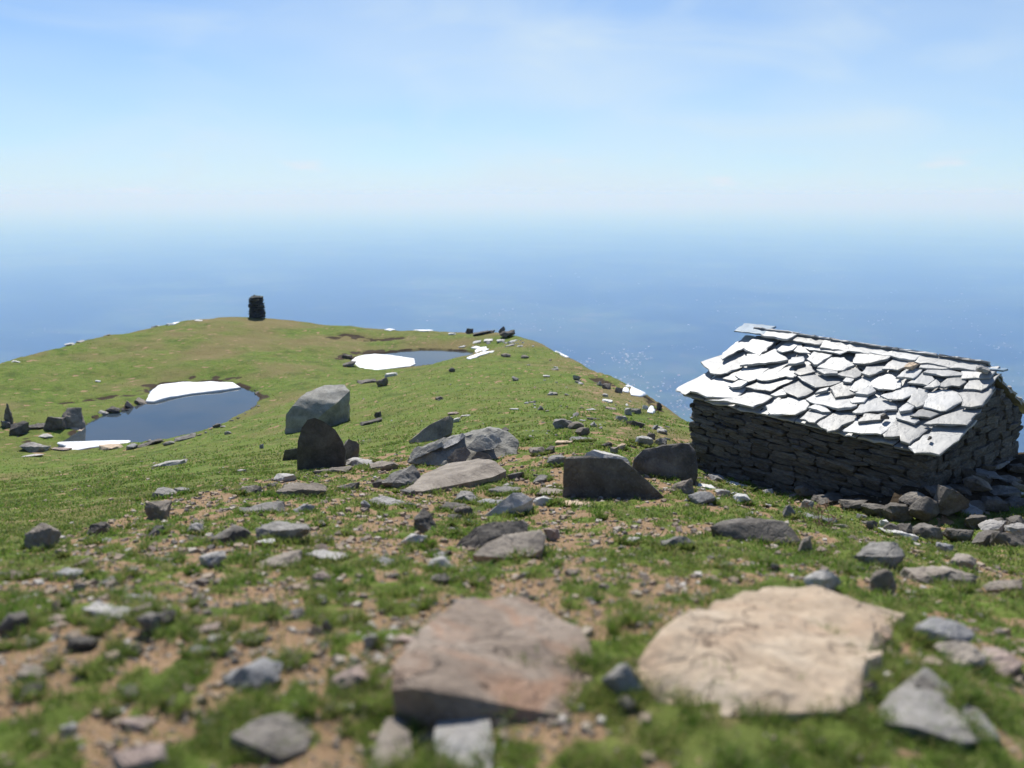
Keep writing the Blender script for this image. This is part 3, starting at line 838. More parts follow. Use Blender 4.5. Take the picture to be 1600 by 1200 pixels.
def reg(k, pts):
    ox, oy, sc = {1: (1050, 505, 8.0), 2: (1210, 525, 8.0), 3: (1400, 560, 8.0), 4: (1250, 600, 8.0), 5: (1400, 680, 8.0), 0: (0, 0, 1.0)}[k]
    return [(ox + x / sc, oy + y / sc) for x, y in pts]
SLABS = [
    (1, [(50, 855), (120, 790), (350, 625), (520, 740), (270, 870), (225, 900), (180, 935), (60, 880)]),
    (1, [(270, 870), (520, 735), (640, 750), (900, 830), (860, 880), (800, 940), (600, 960), (430, 960), (370, 930), (230, 900)]),
    (1, [(350, 525), (640, 370), (750, 290), (900, 400), (860, 580), (700, 670), (620, 700), (550, 700), (400, 590)]),
    (1, [(625, 420), (750, 280), (960, 190), (975, 270), (640, 520)]),
    (1, [(890, 350), (980, 230), (1240, 280), (1110, 440), (1020, 410)]),
    (1, [(1310, 360), (1420, 250), (1580, 215), (1560, 310), (1510, 370), (1390, 400)]),
    (1, [(860, 580), (920, 440), (1110, 440), (1250, 365), (1330, 400), (1430, 490), (1340, 510), (1080, 550)]),
    (1, [(630, 715), (780, 640), (850, 605), (870, 700), (790, 750), (690, 730)]),
    (1, [(790, 690), (860, 590), (1180, 590), (1100, 680), (1040, 740), (960, 765), (880, 740)]),
    (1, [(1050, 720), (1180, 600), (1440, 510), (1300, 640), (1430, 700), (1200, 755), (1080, 740)]),
    (1, [(1285, 645), (1450, 530), (1560, 680), (1540, 700), (1430, 690), (1310, 690)]),
    (1, [(710, 820), (800, 770), (930, 790), (860, 840), (760, 840)]),
    (1, [(910, 810), (1060, 740), (1550, 715), (1380, 800), (1240, 880), (1100, 860)]),
    (1, [(450, 1000), (730, 980), (900, 900), (1040, 890), (1220, 950), (1120, 1040), (1010, 1095), (860, 1060), (700, 1020)]),
    (0, [(1195, 640), (1229, 625), (1244, 630), (1259, 631), (1261, 639), (1257, 647), (1243, 654), (1204, 654)]),
    (2, [(90, 690), (270, 580), (490, 690), (390, 780), (300, 810), (140, 750)]),
    (1, [(1230, 940), (1370, 865), (1420, 940), (1300, 950)]),
    (2, [(270, 545), (510, 480), (850, 570), (700, 650), (520, 690), (400, 630)]),
    (2, [(255, 490), (280, 455), (400, 385), (495, 480), (330, 520)]),
    (2, [(175, 405), (200, 325), (325, 315), (365, 385), (270, 405)]),
    (2, [(10, 490), (190, 390), (270, 520), (240, 545), (120, 525)]),
    (2, [(390, 330), (460, 240), (690, 285), (540, 400), (500, 400)]),
    (2, [(330, 170), (370, 120), (530, 120), (930, 190), (900, 240), (830, 260), (700, 230), (500, 195)]),
    (2, [(530, 430), (680, 310), (830, 310), (980, 410), (870, 470), (700, 455)]),
    (2, [(980, 370), (1000, 250), (1040, 195), (1400, 215), (1480, 250), (1400, 350), (1200, 380)]),
    (2, [(780, 520), (900, 470), (990, 445), (1090, 500), (1010, 570), (850, 545)]),
    (2, [(1085, 510), (1120, 420), (1350, 420), (1385, 460), (1190, 545)]),
    (2, [(515, 480), (740, 470), (785, 530), (640, 530)]),
    (2, [(670, 690), (860, 600), (970, 640), (1000, 770), (920, 790), (770, 810)]),
    (2, [(940, 710), (980, 610), (1090, 525), (1260, 545), (1170, 640), (1090, 720), (1000, 735)]),
    (2, [(1170, 640), (1250, 550), (1380, 505), (1560, 600), (1580, 680), (1490, 700), (1310, 690)]),
    (2, [(1010, 775), (1180, 660), (1260, 740), (1170, 790)]),
    (2, [(950, 860), (1010, 785), (1140, 825), (1110, 880), (980, 885)]),
    (2, [(390, 820), (520, 715), (680, 705), (740, 810), (950, 825), (1030, 930), (960, 960), (800, 965), (660, 920), (520, 890)]),
    (2, [(510, 760), (560, 725), (655, 715), (650, 745)]),
    (2, [(975, 1010), (1130, 840), (1290, 800), (1490, 890), (1505, 950), (1180, 990), (1020, 1020)]),
    (4, [(1000, 190), (1250, 95), (1390, 65), (1440, 120), (1380, 180), (1280, 230), (1110, 225)]),
    (2, [(325, 1080), (410, 950), (690, 995), (510, 1130)]),
    (4, [(200, 545), (380, 410), (650, 405), (690, 480), (580, 530), (440, 630), (350, 640), (330, 620)]),
    (4, [(535, 610), (730, 450), (1000, 410), (1185, 420), (1195, 500), (1020, 690), (700, 655), (560, 635)]),
    (4, [(730, 505), (780, 440), (1030, 440), (1000, 515), (740, 525)]),
    (4, [(1020, 660), (1190, 500), (1380, 530), (1600, 590), (1380, 790), (1260, 760), (1240, 700), (1050, 710)]),
    (0, [(1419, 702), (1453, 674), (1505, 675), (1488, 698), (1468, 716), (1455, 713), (1441, 712), (1431, 713)]),
    (3, [(340, 860), (560, 755), (800, 670), (1035, 672), (880, 880), (700, 875)]),
    (3, [(180, 775), (320, 665), (400, 660), (560, 720), (430, 790)]),
    (3, [(340, 640), (370, 470), (560, 425), (760, 475), (835, 570), (620, 690), (570, 690), (440, 660)]),
    (3, [(750, 460), (900, 425), (1195, 390), (1130, 540), (1085, 640), (960, 655), (820, 640), (830, 560)]),
    (3, [(130, 590), (240, 430), (370, 455), (350, 620), (260, 650)]),
    (3, [(850, 405), (900, 285), (1170, 290), (1285, 235), (1200, 330), (1070, 430)]),
    (3, [(515, 375), (640, 285), (830, 280), (865, 340), (790, 385), (600, 390)]),
    (3, [(145, 335), (300, 220), (465, 300), (400, 360)]),
    (3, [(350, 405), (470, 335), (530, 370), (530, 395), (470, 410)]),
    (3, [(5, 295), (100, 195), (300, 200), (220, 305)]),
    (3, [(335, 205), (390, 165), (570, 160), (875, 250), (650, 255), (400, 215)]),
    (3, [(285, 145), (330, 50), (800, 90), (865, 150), (580, 165)]),
    (3, [(820, 275), (830, 150), (920, 120), (1290, 125), (1180, 285)]),
    (0, [(1379, 581), (1395, 558), (1420, 560), (1422, 575), (1404, 583)]),
    (3, [(20, 695), (100, 635), (220, 660), (180, 715), (60, 725)]),
    (4, [(1190, 400), (1320, 330), (1490, 500), (1440, 540), (1190, 460)]),
    (2, [(410, 935), (560, 895), (700, 985), (600, 980)]),
    (2, [(235, 215), (300, 95), (335, 165), (460, 240)]),
    (2, [(860, 610), (880, 565), (975, 570), (965, 625), (900, 620)]),
]
def hut_build():
    r = np.random.default_rng(77)
    # roof deck: thin boards under the slabs, both slopes
    def sheet(name, pts, mat, parent):
        bm = bmesh.new()
        k = len(pts) // 2
        vs = [bm.verts.new(p) for p in pts]
        bm.faces.new(vs[:k]); bm.faces.new(vs[k:][::-1])
        for i in range(k): bm.faces.new((vs[i], vs[k + i], vs[k + (i + 1) % k], vs[(i + 1) % k]))
        bmesh.ops.recalc_face_normals(bm, faces=bm.faces)
        me = bpy.data.meshes.new(name); bm.to_mesh(me); bm.free()
        return link(name, me, mat, parent)
    a = [hp(0.36, 0.16, 0.02), hp(HL - 0.25, 0.16, 0.02), hp(HL - 0.25, HW, RISE - 0.10), hp(0.36, HW, RISE - 0.10)]
    roof = sheet("roof", a + [p - Vector((0, 0, 0.09)) for p in a], M["wood"], hut)
    b = [hp(0.36, HW + 0.006, RISE - 0.10), hp(HL - 0.25, HW + 0.006, RISE - 0.10), hp(HL - 0.25, 2 * HW - 0.16, 0.02), hp(0.36, 2 * HW - 0.16, 0.02)]
    back = sheet("back_slope", b + [p - Vector((0, 0, 0.09)) for p in b], M["wood"], roof)
    def place(poly_uw, thick, lift, seed, mat, tilt_k=0.14):
        P = np.array(poly_uw); c = P.mean(0)
        me = slab_mesh([(-(q[0] - c[0]), -(q[1] - c[1])) for q in P], thick, seed)
        o = link("slab", me, M[mat], roof)
        ridge_p = hp(0, HW, RISE)
        base = ridge_p + Vector(HAX) * c[0] + RD * c[1]
        # local axes: x along -HAX (to the near gable), y up the slope, z out of the roof, tipped so the lower edge rides on the row below
        nrm = RN.copy()
        up = -RD
        ax = -Vector(HAX)
        R = Matrix.Rotation(tilt_k + r.normal() * 0.045, 3, -ax)
        up2 = R @ up; n2 = R @ nrm
        R2 = Matrix.Rotation(r.normal() * 0.03, 3, up2)
        ax2 = R2 @ ax; n2 = R2 @ n2
        mat4 = Matrix((( ax2.x, up2.x, n2.x, 0), (ax2.y, up2.y, n2.y, 0), (ax2.z, up2.z, n2.z, 0), (0, 0, 0, 1)))
        o.matrix_local = Matrix.Translation(base + nrm * lift) @ mat4
        return o
    # lower layer, mostly hidden by the slabs traced on top
    rows = 6
    for i in range(rows):
        w0 = RL * (i + 0.15) / rows; u = -0.05 + r.uniform(0, 0.2)
        while u < HL - 0.2:
            du = r.uniform(0.45, 0.75)
            u1 = min(u + du, HL - 0.02)
            poly = [(u, w0), (u1 - 0.02, w0 + r.uniform(-.03, .03)), (u1 - 0.01, w0 + RL / rows * 1.22 + r.uniform(-.05, .0)), ((u + u1) / 2, w0 + RL / rows * 1.3), (u + 0.01, w0 + RL / rows * 1.2)]
            if i == rows - 1: poly = [(p[0], min(p[1], RL - 0.06)) for p in poly]
            place(poly, r.uniform(0.025, 0.04), -0.085, 500 + i * 40 + int(u * 10), "slate", 0.05)
            u = u1
    for k, (rg, pts) in enumerate(SLABS):
        poly = [roof_uv(x, y) for x, y in reg(rg, pts)]
        P = np.array(poly)
        big = np.ptp(P[:, 0]) * np.ptp(P[:, 1])
        # carry the upper edge a little further up, under the row above
        wmin, wmax = P[:, 1].min(), P[:, 1].max()
        f = np.clip((P[:, 1] - wmin) / (wmax - wmin + 1e-6), 0, 1)
        P[:, 1] -= (1 - f) * 0.10
        P[:, 1] = np.maximum(P[:, 1], -0.03)
        th = r.uniform(0.022, 0.044) if big > 0.08 else r.uniform(0.035, 0.055)
        place(P, th, 0.0 if big > 0.08 else 0.02, 900 + k, "slate")
    # back slope: plain rows
    RD2 = Vector(HN * CS + np.array([0, 0, -SS])); RN2 = Vector(HN * SS + np.array([0, 0, CS]))
    for i in range(4):
        w0 = RL * i / 4; u = 0.26
        while u < HL - 0.3:
            du = r.uniform(0.6, 0.95); u1 = min(u + du, HL - 0.02)
            hw, hh = (u1 - u) / 2 - 0.01, RL / 4 * 0.62
            me = slab_mesh([(-hw, -hh), (hw, -hh + r.uniform(-.05, .05)), (hw, hh), (-hw, hh)], 0.04, 1500 + i * 30 + int(u * 9))
            o = link("slab", me, M["slate"], back)
            c = hp((u + u1) / 2, HW, RISE) + RD2 * (w0 + hh * 0.8) + RN2 * 0.005
            up = (Matrix.Rotation(0.10, 3, Vector(HAX)) @ -RD2); ax = Vector(HAX); n2 = ax.cross(up)
            if n2.dot(RN2) < 0: n2 = -n2; ax = -ax
            o.matrix_local = Matrix.Translation(c) @ Matrix(((ax.x, up.x, n2.x, 0), (ax.y, up.y, n2.y, 0), (ax.z, up.z, n2.z, 0), (0, 0, 0, 1)))
            u = u1
    # ridge slabs and the loose ones on top of them
    def ridge_slab(px0, px1, u0, u1, wdt, dz, mat, rot=0.0, th=0.04, lab=None, lean=0.0, v=0.0):
        L = abs(u1 - u0)
        me = slab_mesh([(-L / 2, -wdt / 2), (L / 2, -wdt * 0.4), (L / 2 * 0.95, wdt / 2), (-L / 2 * 0.9, wdt * 0.45)], th, int(1000 + u0 * 50))
        o = link("ridge_slab", me, M[mat], roof)
        ang = math.atan2(HAX[1], HAX[0])
        o.location = hp((u0 + u1) / 2, HW + v, RISE + dz)
        o.rotation_euler = (lean, 0, ang + rot)
        if lab: o["label"] = lab
        return o
    ridge_slab(0, 0, 0.30, 1.35, 0.30, -0.03, "slate", 0.02, lean=-0.42, v=-0.05)
    ridge_slab(0, 0, 1.25, 2.15, 0.28, -0.025, "slate", -0.05, lean=-0.36, v=-0.05)
    ridge_slab(0, 0, 2.05, 3.05, 0.32, -0.03, "slate", 0.06, lean=-0.42, v=-0.06)
    ridge_slab(0, 0, 3.0, 3.75, 0.28, -0.02, "slate", -0.04, lean=-0.36, v=-0.05)
    ridge_slab(0, 0, 3.62, 4.30, 0.34, 0.0, "slate", -0.12, 0.045, lean=-0.3, v=-0.06)
    ridge_slab(0, 0, 4.25, 4.92, 0.46, 0.03, "slate_blue", 0.12, 0.03, "light blue slab at the far end of the ridge", -0.25)
    ridge_slab(0, 0, 0.02, 0.26, 0.2, -0.03, "slate_blue", 0.1, 0.03, "pale blue slab at the near end of the ridge")
    # stone weights lying on the roof
    for (px, py, sx, sy, sz, mt, lb) in ((1541, 585, .24, .20, .12, "pale", "angular stone weight near the gable end of the ridge"), (1424, 579, .22, .14, .06, "tan", "flat tan stone on the slabs below the ridge"),
                                         (1453, 691, .075, .055, .05, "dark", "small dark stone on the lowest corner slab"), (1384, 659, .12, .10, .08, "dark", "dark pebble beside a small flat slab")):
        u, w = roof_uv(px, py)
        rr_ = np.random.default_rng(int(px))
        me = hull_mesh("weight_stone", rock_points(rr_, sx, sy, sz, "block"), sx / 6, 0.07, px)
        o = link("weight_stone", me, M[mt], roof); o["label"] = lb
        o.location = hp(0, HW, RISE) + Vector(HAX) * u + RD * w + RN * (sz * 0.5 + 0.055)
        o.rotation_euler = (0.25, -0.3, 0.5)
    # walls: a dark core behind courses of stones
    U0, U1, V0, V1 = 0.30, HL - 0.20, 0.17, 2 * HW - 0.26
    ZB = -2.0
    def core(name, pts):
        bm = bmesh.new(); k = len(pts)
        lo = [bm.verts.new(p[0]) for p in pts]; hi = [bm.verts.new(p[1]) for p in pts]
        for i in range(k): bm.faces.new((lo[i], lo[(i + 1) % k], hi[(i + 1) % k], hi[i]))
        bm.faces.new(lo[::-1]); bm.faces.new(hi)
        bmesh.ops.recalc_face_normals(bm, faces=bm.faces)
        me = bpy.data.meshes.new(name); bm.to_mesh(me); bm.free()
        return link(name, me, M["core"], hut)
    ins = 0.09
    ze = -0.085 + 0.10 * math.tan(SLOPE) * 0
    wall = core("wall", [(hp(u, v, ZB), hp(u, v, z)) for u, v, z in ((U0 + ins, V0 + ins, -0.06), (U1 - ins, V0 + ins, -0.06), (U1 - ins, V1 - ins, -0.06), (U0 + ins, V1 - ins, -0.06))])
    bm = bmesh.new()
    tri = []
    for u in (U0 + ins, U1 - ins):
        tri.append([bm.verts.new(p) for p in (hp(u, V0 + ins, -0.062), hp(u, V1 - ins, -0.062), hp(u, HW, (HW - V0 - ins) * math.tan(SLOPE) - 0.14))])
    for i in range(3): bm.faces.new((tri[0][i], tri[0][(i + 1) % 3], tri[1][(i + 1) % 3], tri[1][i]))
    bm.faces.new(tri[0]); bm.faces.new(tri[1])
    bmesh.ops.recalc_face_normals(bm, faces=bm.faces)
    me = bpy.data.meshes.new("gable"); bm.to_mesh(me); bm.free()
    gable = link("gable", me, M["core"], hut)
    # templates of rough building stones, unit size
    templ = []
    for t_ in range(14):
        bm = bmesh.new(); bmesh.ops.create_cube(bm, size=1.0)
        bmesh.ops.subdivide_edges(bm, edges=bm.edges, cuts=1, use_grid_fill=True)
        rr_ = np.random.default_rng(300 + t_)
        for v in bm.verts:
            k = sum(abs(c) > 0.4 for c in v.co)
            v.co *= {3: 0.86, 2: 0.95, 1: 1.03, 0: 1.0}[k]
            v.co += Vector(rr_.normal(size=3) * 0.055)
        me = bpy.data.meshes.new("stone"); bm.to_mesh(me); bm.free()
        me.materials.append(M["wall_stone"]); templ.append(me)
    def stone(center, along, up, outv, L, H_, D_, parent):
        o = link("stone", templ[int(r.integers(len(templ)))], None, parent)
        a2 = (along + up * r.normal() * 0.05).normalized(); o2 = outv; u2 = o2.cross(a2)
        if u2.dot(up) < 0: u2 = -u2
        m = Matrix(((a2.x * L, o2.x * D_, u2.x * H_, 0), (a2.y * L, o2.y * D_, u2.y * H_, 0), (a2.z * L, o2.z * D_, u2.z * H_, 0), (0, 0, 0, 1)))
        o.matrix_local = Matrix.Translation(center) @ m
    Z_ = Vector((0, 0, 1))
    # front wall
    z = -1.5
    along, outv = Vector(HAX), -Vector(HN)
    course = 0
    while z < -0.06:
        Hc = r.uniform(0.07, 0.135) if z < -0.6 else r.uniform(0.055, 0.105)
        u = U0 - 0.02 - r.uniform(0, .04)
        while u < U1:
            L = r.uniform(0.20, 0.58)
            if u + L > U1 - 0.12: L = U1 - u + r.uniform(-0.01, 0.05)
            stone(hp(u + L / 2, V0 + 0.10 + r.normal() * 0.016, z + Hc / 2 + r.normal() * 0.008), along, Z_, outv, L * 1.0, Hc * r.uniform(0.9, 1.1), 0.24 + r.uniform(-0.02, .03), wall)
            u += L
        z += Hc * 0.97; course += 1
    # near gable end
    along, outv = Vector(HN), -Vector(HAX)
    z = -1.25
    while z < RISE - 0.22:
        Hc = r.uniform(0.10, 0.18) if z < -0.4 else r.uniform(0.08, 0.15)
        lo = V0 if z < -0.06 else V0 + (z + Hc * 0.75 + 0.03) / math.tan(SLOPE)
        hi = V1 if z < -0.06 else 2 * HW - (z + Hc * 0.75 + 0.03) / math.tan(SLOPE) - 0.17
        v = lo
        while v < hi - 0.05:
            L = r.uniform(0.20, 0.50)
            if v + L > hi - 0.12: L = hi - v
            stone(hp(U0 + 0.09 + r.normal() * 0.02, v + L / 2, z + Hc / 2), along, Z_, outv, L, Hc * r.uniform(0.9, 1.12), 0.24, wall if z < -0.06 else gable)
            v += L
        z += Hc * 0.97
    # stones showing edge-on at the far corner
    z = -1.5; along, outv = Vector(HN), Vector(HAX)
    while z < -0.08:
        Hc = r.uniform(0.07, 0.12)
        stone(hp(U1 - 0.08 + r.uniform(-.01, .04), V0 + 0.2, z + Hc / 2), along, Z_, outv, r.uniform(.3, .45), Hc, .24, wall)
        z += Hc
hut_build()
# ------------------------------------------------------------------ key rocks of the photograph
traced_rock("large pale grey angular boulder with a dark undercut right side, on the grass", "boulder",
    [(446, 680, .0), (448, 648, .1), (456, 634, .2), (470, 618, .6), (482, 611, 1.0), (507, 602, 1.6), (538, 602, 1.7), (546, 611, 1.2), (526, 630, .45), (505, 646, .15), (490, 662, .0), (472, 682, -.05),
     (543, 662, .9), (515, 672, .5), (490, 684, .2), (546, 655, 2.4), (468, 660, 2.0)],
    (470, 674), rough=0.045, target=7)
traced_rock("tall dark rock standing upright below the large pale boulder", "dark",
    [(464, 734, 0), (466, 690, 0), (471, 668, .05), (480, 656, .08), (492, 652, .1), (507, 659, .1), (524, 672, .1), (535, 688, .08), (541, 705, .05), (538, 725, 0), (520, 735, 0), (490, 738, 0), (470, 690, .5), (488, 658, .42), (508, 663, .42), (536, 690, .45), (470, 738, .5), (540, 735, .5)],
    (500, 732), rough=0.03, target=7)
traced_rock("pointed dark rock leaning on the right of the tall upright rock", "dark",
    [(522, 722, 0), (535, 700, .05), (545, 686, .1), (556, 690, .12), (561, 694, .12), (552, 707, .02), (545, 718, 0), (560, 695, .4), (530, 722, .4), (540, 690, .4)], (540, 720), rough=0.05, target=7)
traced_rock("small dark square block left of the tall upright rock", "dark",
    [(441, 720, 0), (445, 703, 0), (466, 700, .05), (467, 718, 0), (445, 703, .25), (467, 701, .3), (467, 720, .3), (442, 720, .25)], (452, 719), rough=0.03, target=7, category="rock", name="rock")
traced_rock("brown wedge-shaped rock rising to the right, left above the layered outcrop", "warm",
    [(638, 690, 0), (650, 680, .1), (672, 664, .2), (690, 655, .3), (702, 650, .35), (708, 655, .4), (706, 676, .15), (690, 684, 0), (665, 692, -.05), (645, 693, 0), (706, 676, .7), (660, 690, .7), (690, 658, .7)], (668, 690), rough=0.05, target=7)
traced_rock("dark flat-faced slab standing on edge in front of the hut's far corner", "dark",
    [(880, 778, 0), (881, 716, .0), (895, 712, .05), (915, 721, .05), (935, 716, .06), (955, 715, .06), (972, 717, .06), (990, 734, .04), (1015, 756, .02), (1038, 776, 0), (1030, 785, 0), (885, 786, 0),
     (884, 715, .3), (950, 715, .34), (975, 719, .32), (1036, 776, .3), (890, 786, .3)], (960, 779), rough=0.032, target=8)
traced_rock("pale lichened rock tucked behind the dark standing slab", "pale",
    [(905, 722, .3), (916, 708, .35), (926, 703, .4), (940, 707, .4), (960, 712, .4), (978, 716, .4), (985, 724, .35), (930, 703, .8), (975, 716, .8), (908, 722, .8), (940, 745, .4), (940, 745, .8)], (945, 760), rough=0.05, target=7, category="rock", name="rock")
traced_rock("broad dark boulder between the standing slab and the hut wall", "dark",
    [(984, 745, 0), (990, 720, 0), (1005, 703, .1), (1035, 696, .15), (1060, 692, .2), (1078, 692, .2), (1086, 705, .2), (1090, 745, 0), (1040, 752, -.05), (1000, 750, 0), (1005, 703, .7), (1078, 692, .7), (1088, 740, .7), (990, 740, .6)], (1040, 748), rough=0.05, target=8)
plate_rock("broad tan rock slab lying flat in the foreground grass", "tan",
    [(998, 1050, .05), (1020, 1015, .07), (1045, 985, .09), (1085, 952, .11), (1120, 937, .12), (1160, 930, .13), (1200, 918, .14), (1270, 920, .14), (1340, 938, .10), (1415, 960, .03), (1365, 990, .07), (1350, 1040, .05), (1338, 1100, .03), (1300, 1112, .01), (1240, 1122, .0), (1150, 1125, -.01), (1045, 1120, -.01), (1020, 1085, .0)],
    0.12, 0.22, rough=0.038, target=9, layered=0.008)
traced_rock("grey-brown rounded boulder with a dark lower left face, beside the tan slab", "brown",
    [(611, 1078, .0), (612, 1040, .08), (655, 986, .35), (718, 936, .75), (812, 931, .85), (905, 983, .6), (939, 1052, .3), (910, 1098, .10), (800, 1110, .06), (725, 1112, .03), (690, 1120, -.0), (655, 1136, -.02), (622, 1118, .02), (905, 1122, .03), (800, 1138, -.02), (725, 1142, -.06), (660, 1158, -.04), (622, 1140, .0),
     (648, 1074, -.05), (690, 1100, -.05), (640, 1130, .6), (930, 1100, .6), (700, 1000, 1.0), (880, 1000, 1.0)],
    (700, 1125), rough=0.028, target=10)
traced_rock("pale grey pointed rock with a dark hollow near its top, right corner foreground", "grey",
    [(1368, 1112, .1), (1385, 1090, .2), (1420, 1062, .35), (1447, 1045, .4), (1475, 1058, .4), (1510, 1090, .3), (1540, 1125, .1), (1560, 1155, 0), (1500, 1160, -.1), (1430, 1135, -.05), (1375, 1128, 0), (1447, 1050, .6), (1540, 1130, .5), (1380, 1120, .5)], (1460, 1140), rough=0.05, target=10)
traced_rock("dark stone lump set in the hollow of the pale pointed rock", "dark",
    [(1425, 1065, .2), (1440, 1054, .25), (1465, 1068, .22), (1482, 1082, .2), (1470, 1092, .15), (1450, 1088, .15), (1440, 1075, .4), (1470, 1085, .4)], (1455, 1130), rough=0.06, target=8, category="rock", name="rock", foot=False)
traced_rock("dark humped rock with a pinkish top at the bottom left edge", "dark",
    [(360, 1175, 0), (362, 1150, 0), (385, 1128, .1), (420, 1116, .15), (455, 1122, .15), (470, 1113, .2), (490, 1122, .2), (494, 1145, .1), (480, 1170, 0), (440, 1185, -.05), (390, 1182, 0), (380, 1130, .4), (480, 1120, .45), (370, 1180, .4), (485, 1175, .4)], (430, 1180), rough=0.05, target=10)
traced_rock("bluish white angular stone at the very bottom of the picture", "pale",
[(680, 1215, 0), (678, 1150, .14), (683, 1128, .22), (745, 1118, .26), (765, 1122, .25), (772, 1165, .12), (766, 1215, 0), (690, 1200, .4), (765, 1200, .4)], (722, 1214), rough=0.02, target=9, category="rock", name="rock")
traced_rock("beige grey stone at the bottom, left of the bluish white stone", "warm",
[(575, 1205, 0), (590, 1160, .12), (605, 1125, .24), (622, 1122, .25), (640, 1150, .16), (645, 1180, .08), (625, 1210, 0), (600, 1190, .45), (640, 1190, .45), (590, 1205, .35)], (608, 1208), rough=0.04, target=9, category="rock", name="rock")
plate_rock("smooth pale brown slab dipping left, below the layered outcrop", "warm",
    [(628, 768, .04), (660, 742, .10), (700, 724, .16), (745, 717, .2), (775, 720, .2), (792, 735, .14), (770, 745, .08), (730, 752, .05), (690, 760, .04), (660, 768, .03)], 0.1, 0.3, rough=0.015, target=8)
traced_rock("long dark rock lying slanted, upper one of the pair in the middle", "dark",
    [(705, 862, 0), (720, 845, .05), (742, 826, .12), (762, 818, .16), (795, 820, .16), (815, 812, .2), (825, 818, .2), (825, 828, .15), (790, 835, .08), (765, 842, .04), (740, 860, -.02), (720, 868, -.02), (745, 826, .5), (820, 815, .55), (720, 860, .4)], (745, 858), rough=0.04, target=7)
traced_rock("rounded dark-ended rock, lower one of the pair in the middle", "warm",
    [(738, 868, 0), (760, 850, .08), (785, 838, .15), (815, 832, .2), (845, 828, .2), (852, 838, .18), (848, 858, .06), (830, 868, 0), (800, 872, -.04), (770, 872, 0), (790, 838, .5), (845, 830, .5), (845, 865, .45), (760, 868, .4)], (800, 870), rough=0.035, target=7)
traced_rock("long dark striped slab lying in the grass below the hut", "dark",
    [(1108, 822, .05), (1130, 815, .15), (1155, 811, .2), (1190, 810, .22), (1222, 813, .2), (1238, 825, .15), (1250, 845, .05), (1257, 865, 0), (1240, 862, 0), (1215, 848, 0), (1170, 842, 0), (1130, 838, 0), (1150, 812, .5), (1225, 816, .5), (1255, 862, .4), (1120, 830, .4)], (1180, 846), rough=0.03, target=7)
traced_rock("pale streaked rock leaning up to the right above the dark pair", "pale",
    [(748, 812, 0), (765, 800, .03), (785, 782, .1), (802, 770, .16), (815, 770, .18), (833, 780, .15), (820, 788, .08), (800, 795, .04), (775, 808, 0), (800, 772, .4), (832, 782, .4), (760, 812, .35)], (785, 806), rough=0.03, target=7, layered=0.01)
# layered outcrop: one rock mass of several leaves
_oc = link("rock_outcrop", None, label="weathered layered grey outcrop in the middle of the slope", category="outcrop")
_b = hit(725, 724)
_oc.location = _b
for nm, mt, pts in (("rock_mass", "boulder", [(640, 722, 0), (650, 705, .2), (690, 688, .4), (720, 678, .6), (760, 672, .8), (790, 676, .8), (808, 690, .6), (812, 712, .3), (795, 720, .1), (740, 728, -.1), (690, 730, -.1), (720, 680, 1.6), (790, 680, 1.6), (650, 715, 1.2), (800, 730, 1.2)]),
                    ("rock_leaf", "pale", [(688, 698, .15), (700, 688, .25), (722, 677, .4), (727, 681, .4), (715, 692, .2), (695, 701, .1), (700, 690, .6), (725, 680, .7)]),
                    ("rock_leaf", "boulder", [(642, 712, 0), (660, 700, .1), (690, 690, .2), (694, 696, .15), (668, 708, .02), (645, 718, -.05), (660, 702, .5), (690, 692, .6)]),
                    ("rock_leaf", "warm", [(736, 718, -.12), (745, 706, -.05), (762, 708, -.05), (770, 718, -.1), (752, 724, -.18), (750, 708, .3), (768, 716, .3)]),
                    ("rock_leaf", "warm", [(700, 716, -.15), (712, 702, -.05), (728, 698, 0), (735, 708, -.05), (728, 720, -.15), (710, 722, -.2), (720, 702, .3)]),
                    ("rock_leaf", "boulder", [(728, 700, 0), (745, 682, .2), (775, 676, .3), (785, 690, .2), (770, 702, .05), (745, 706, -.02), (760, 684, .7)])):
    _seed[0] += 1
    P3 = [at(p[0], p[1], _b[1] + p[2]) - _b for p in pts]
    link(nm, hull_mesh(nm, P3, 6 * px_size(_b), 0.085 if nm == "rock_mass" else 0.05, _seed[0], 0.012), M[mt], _oc)

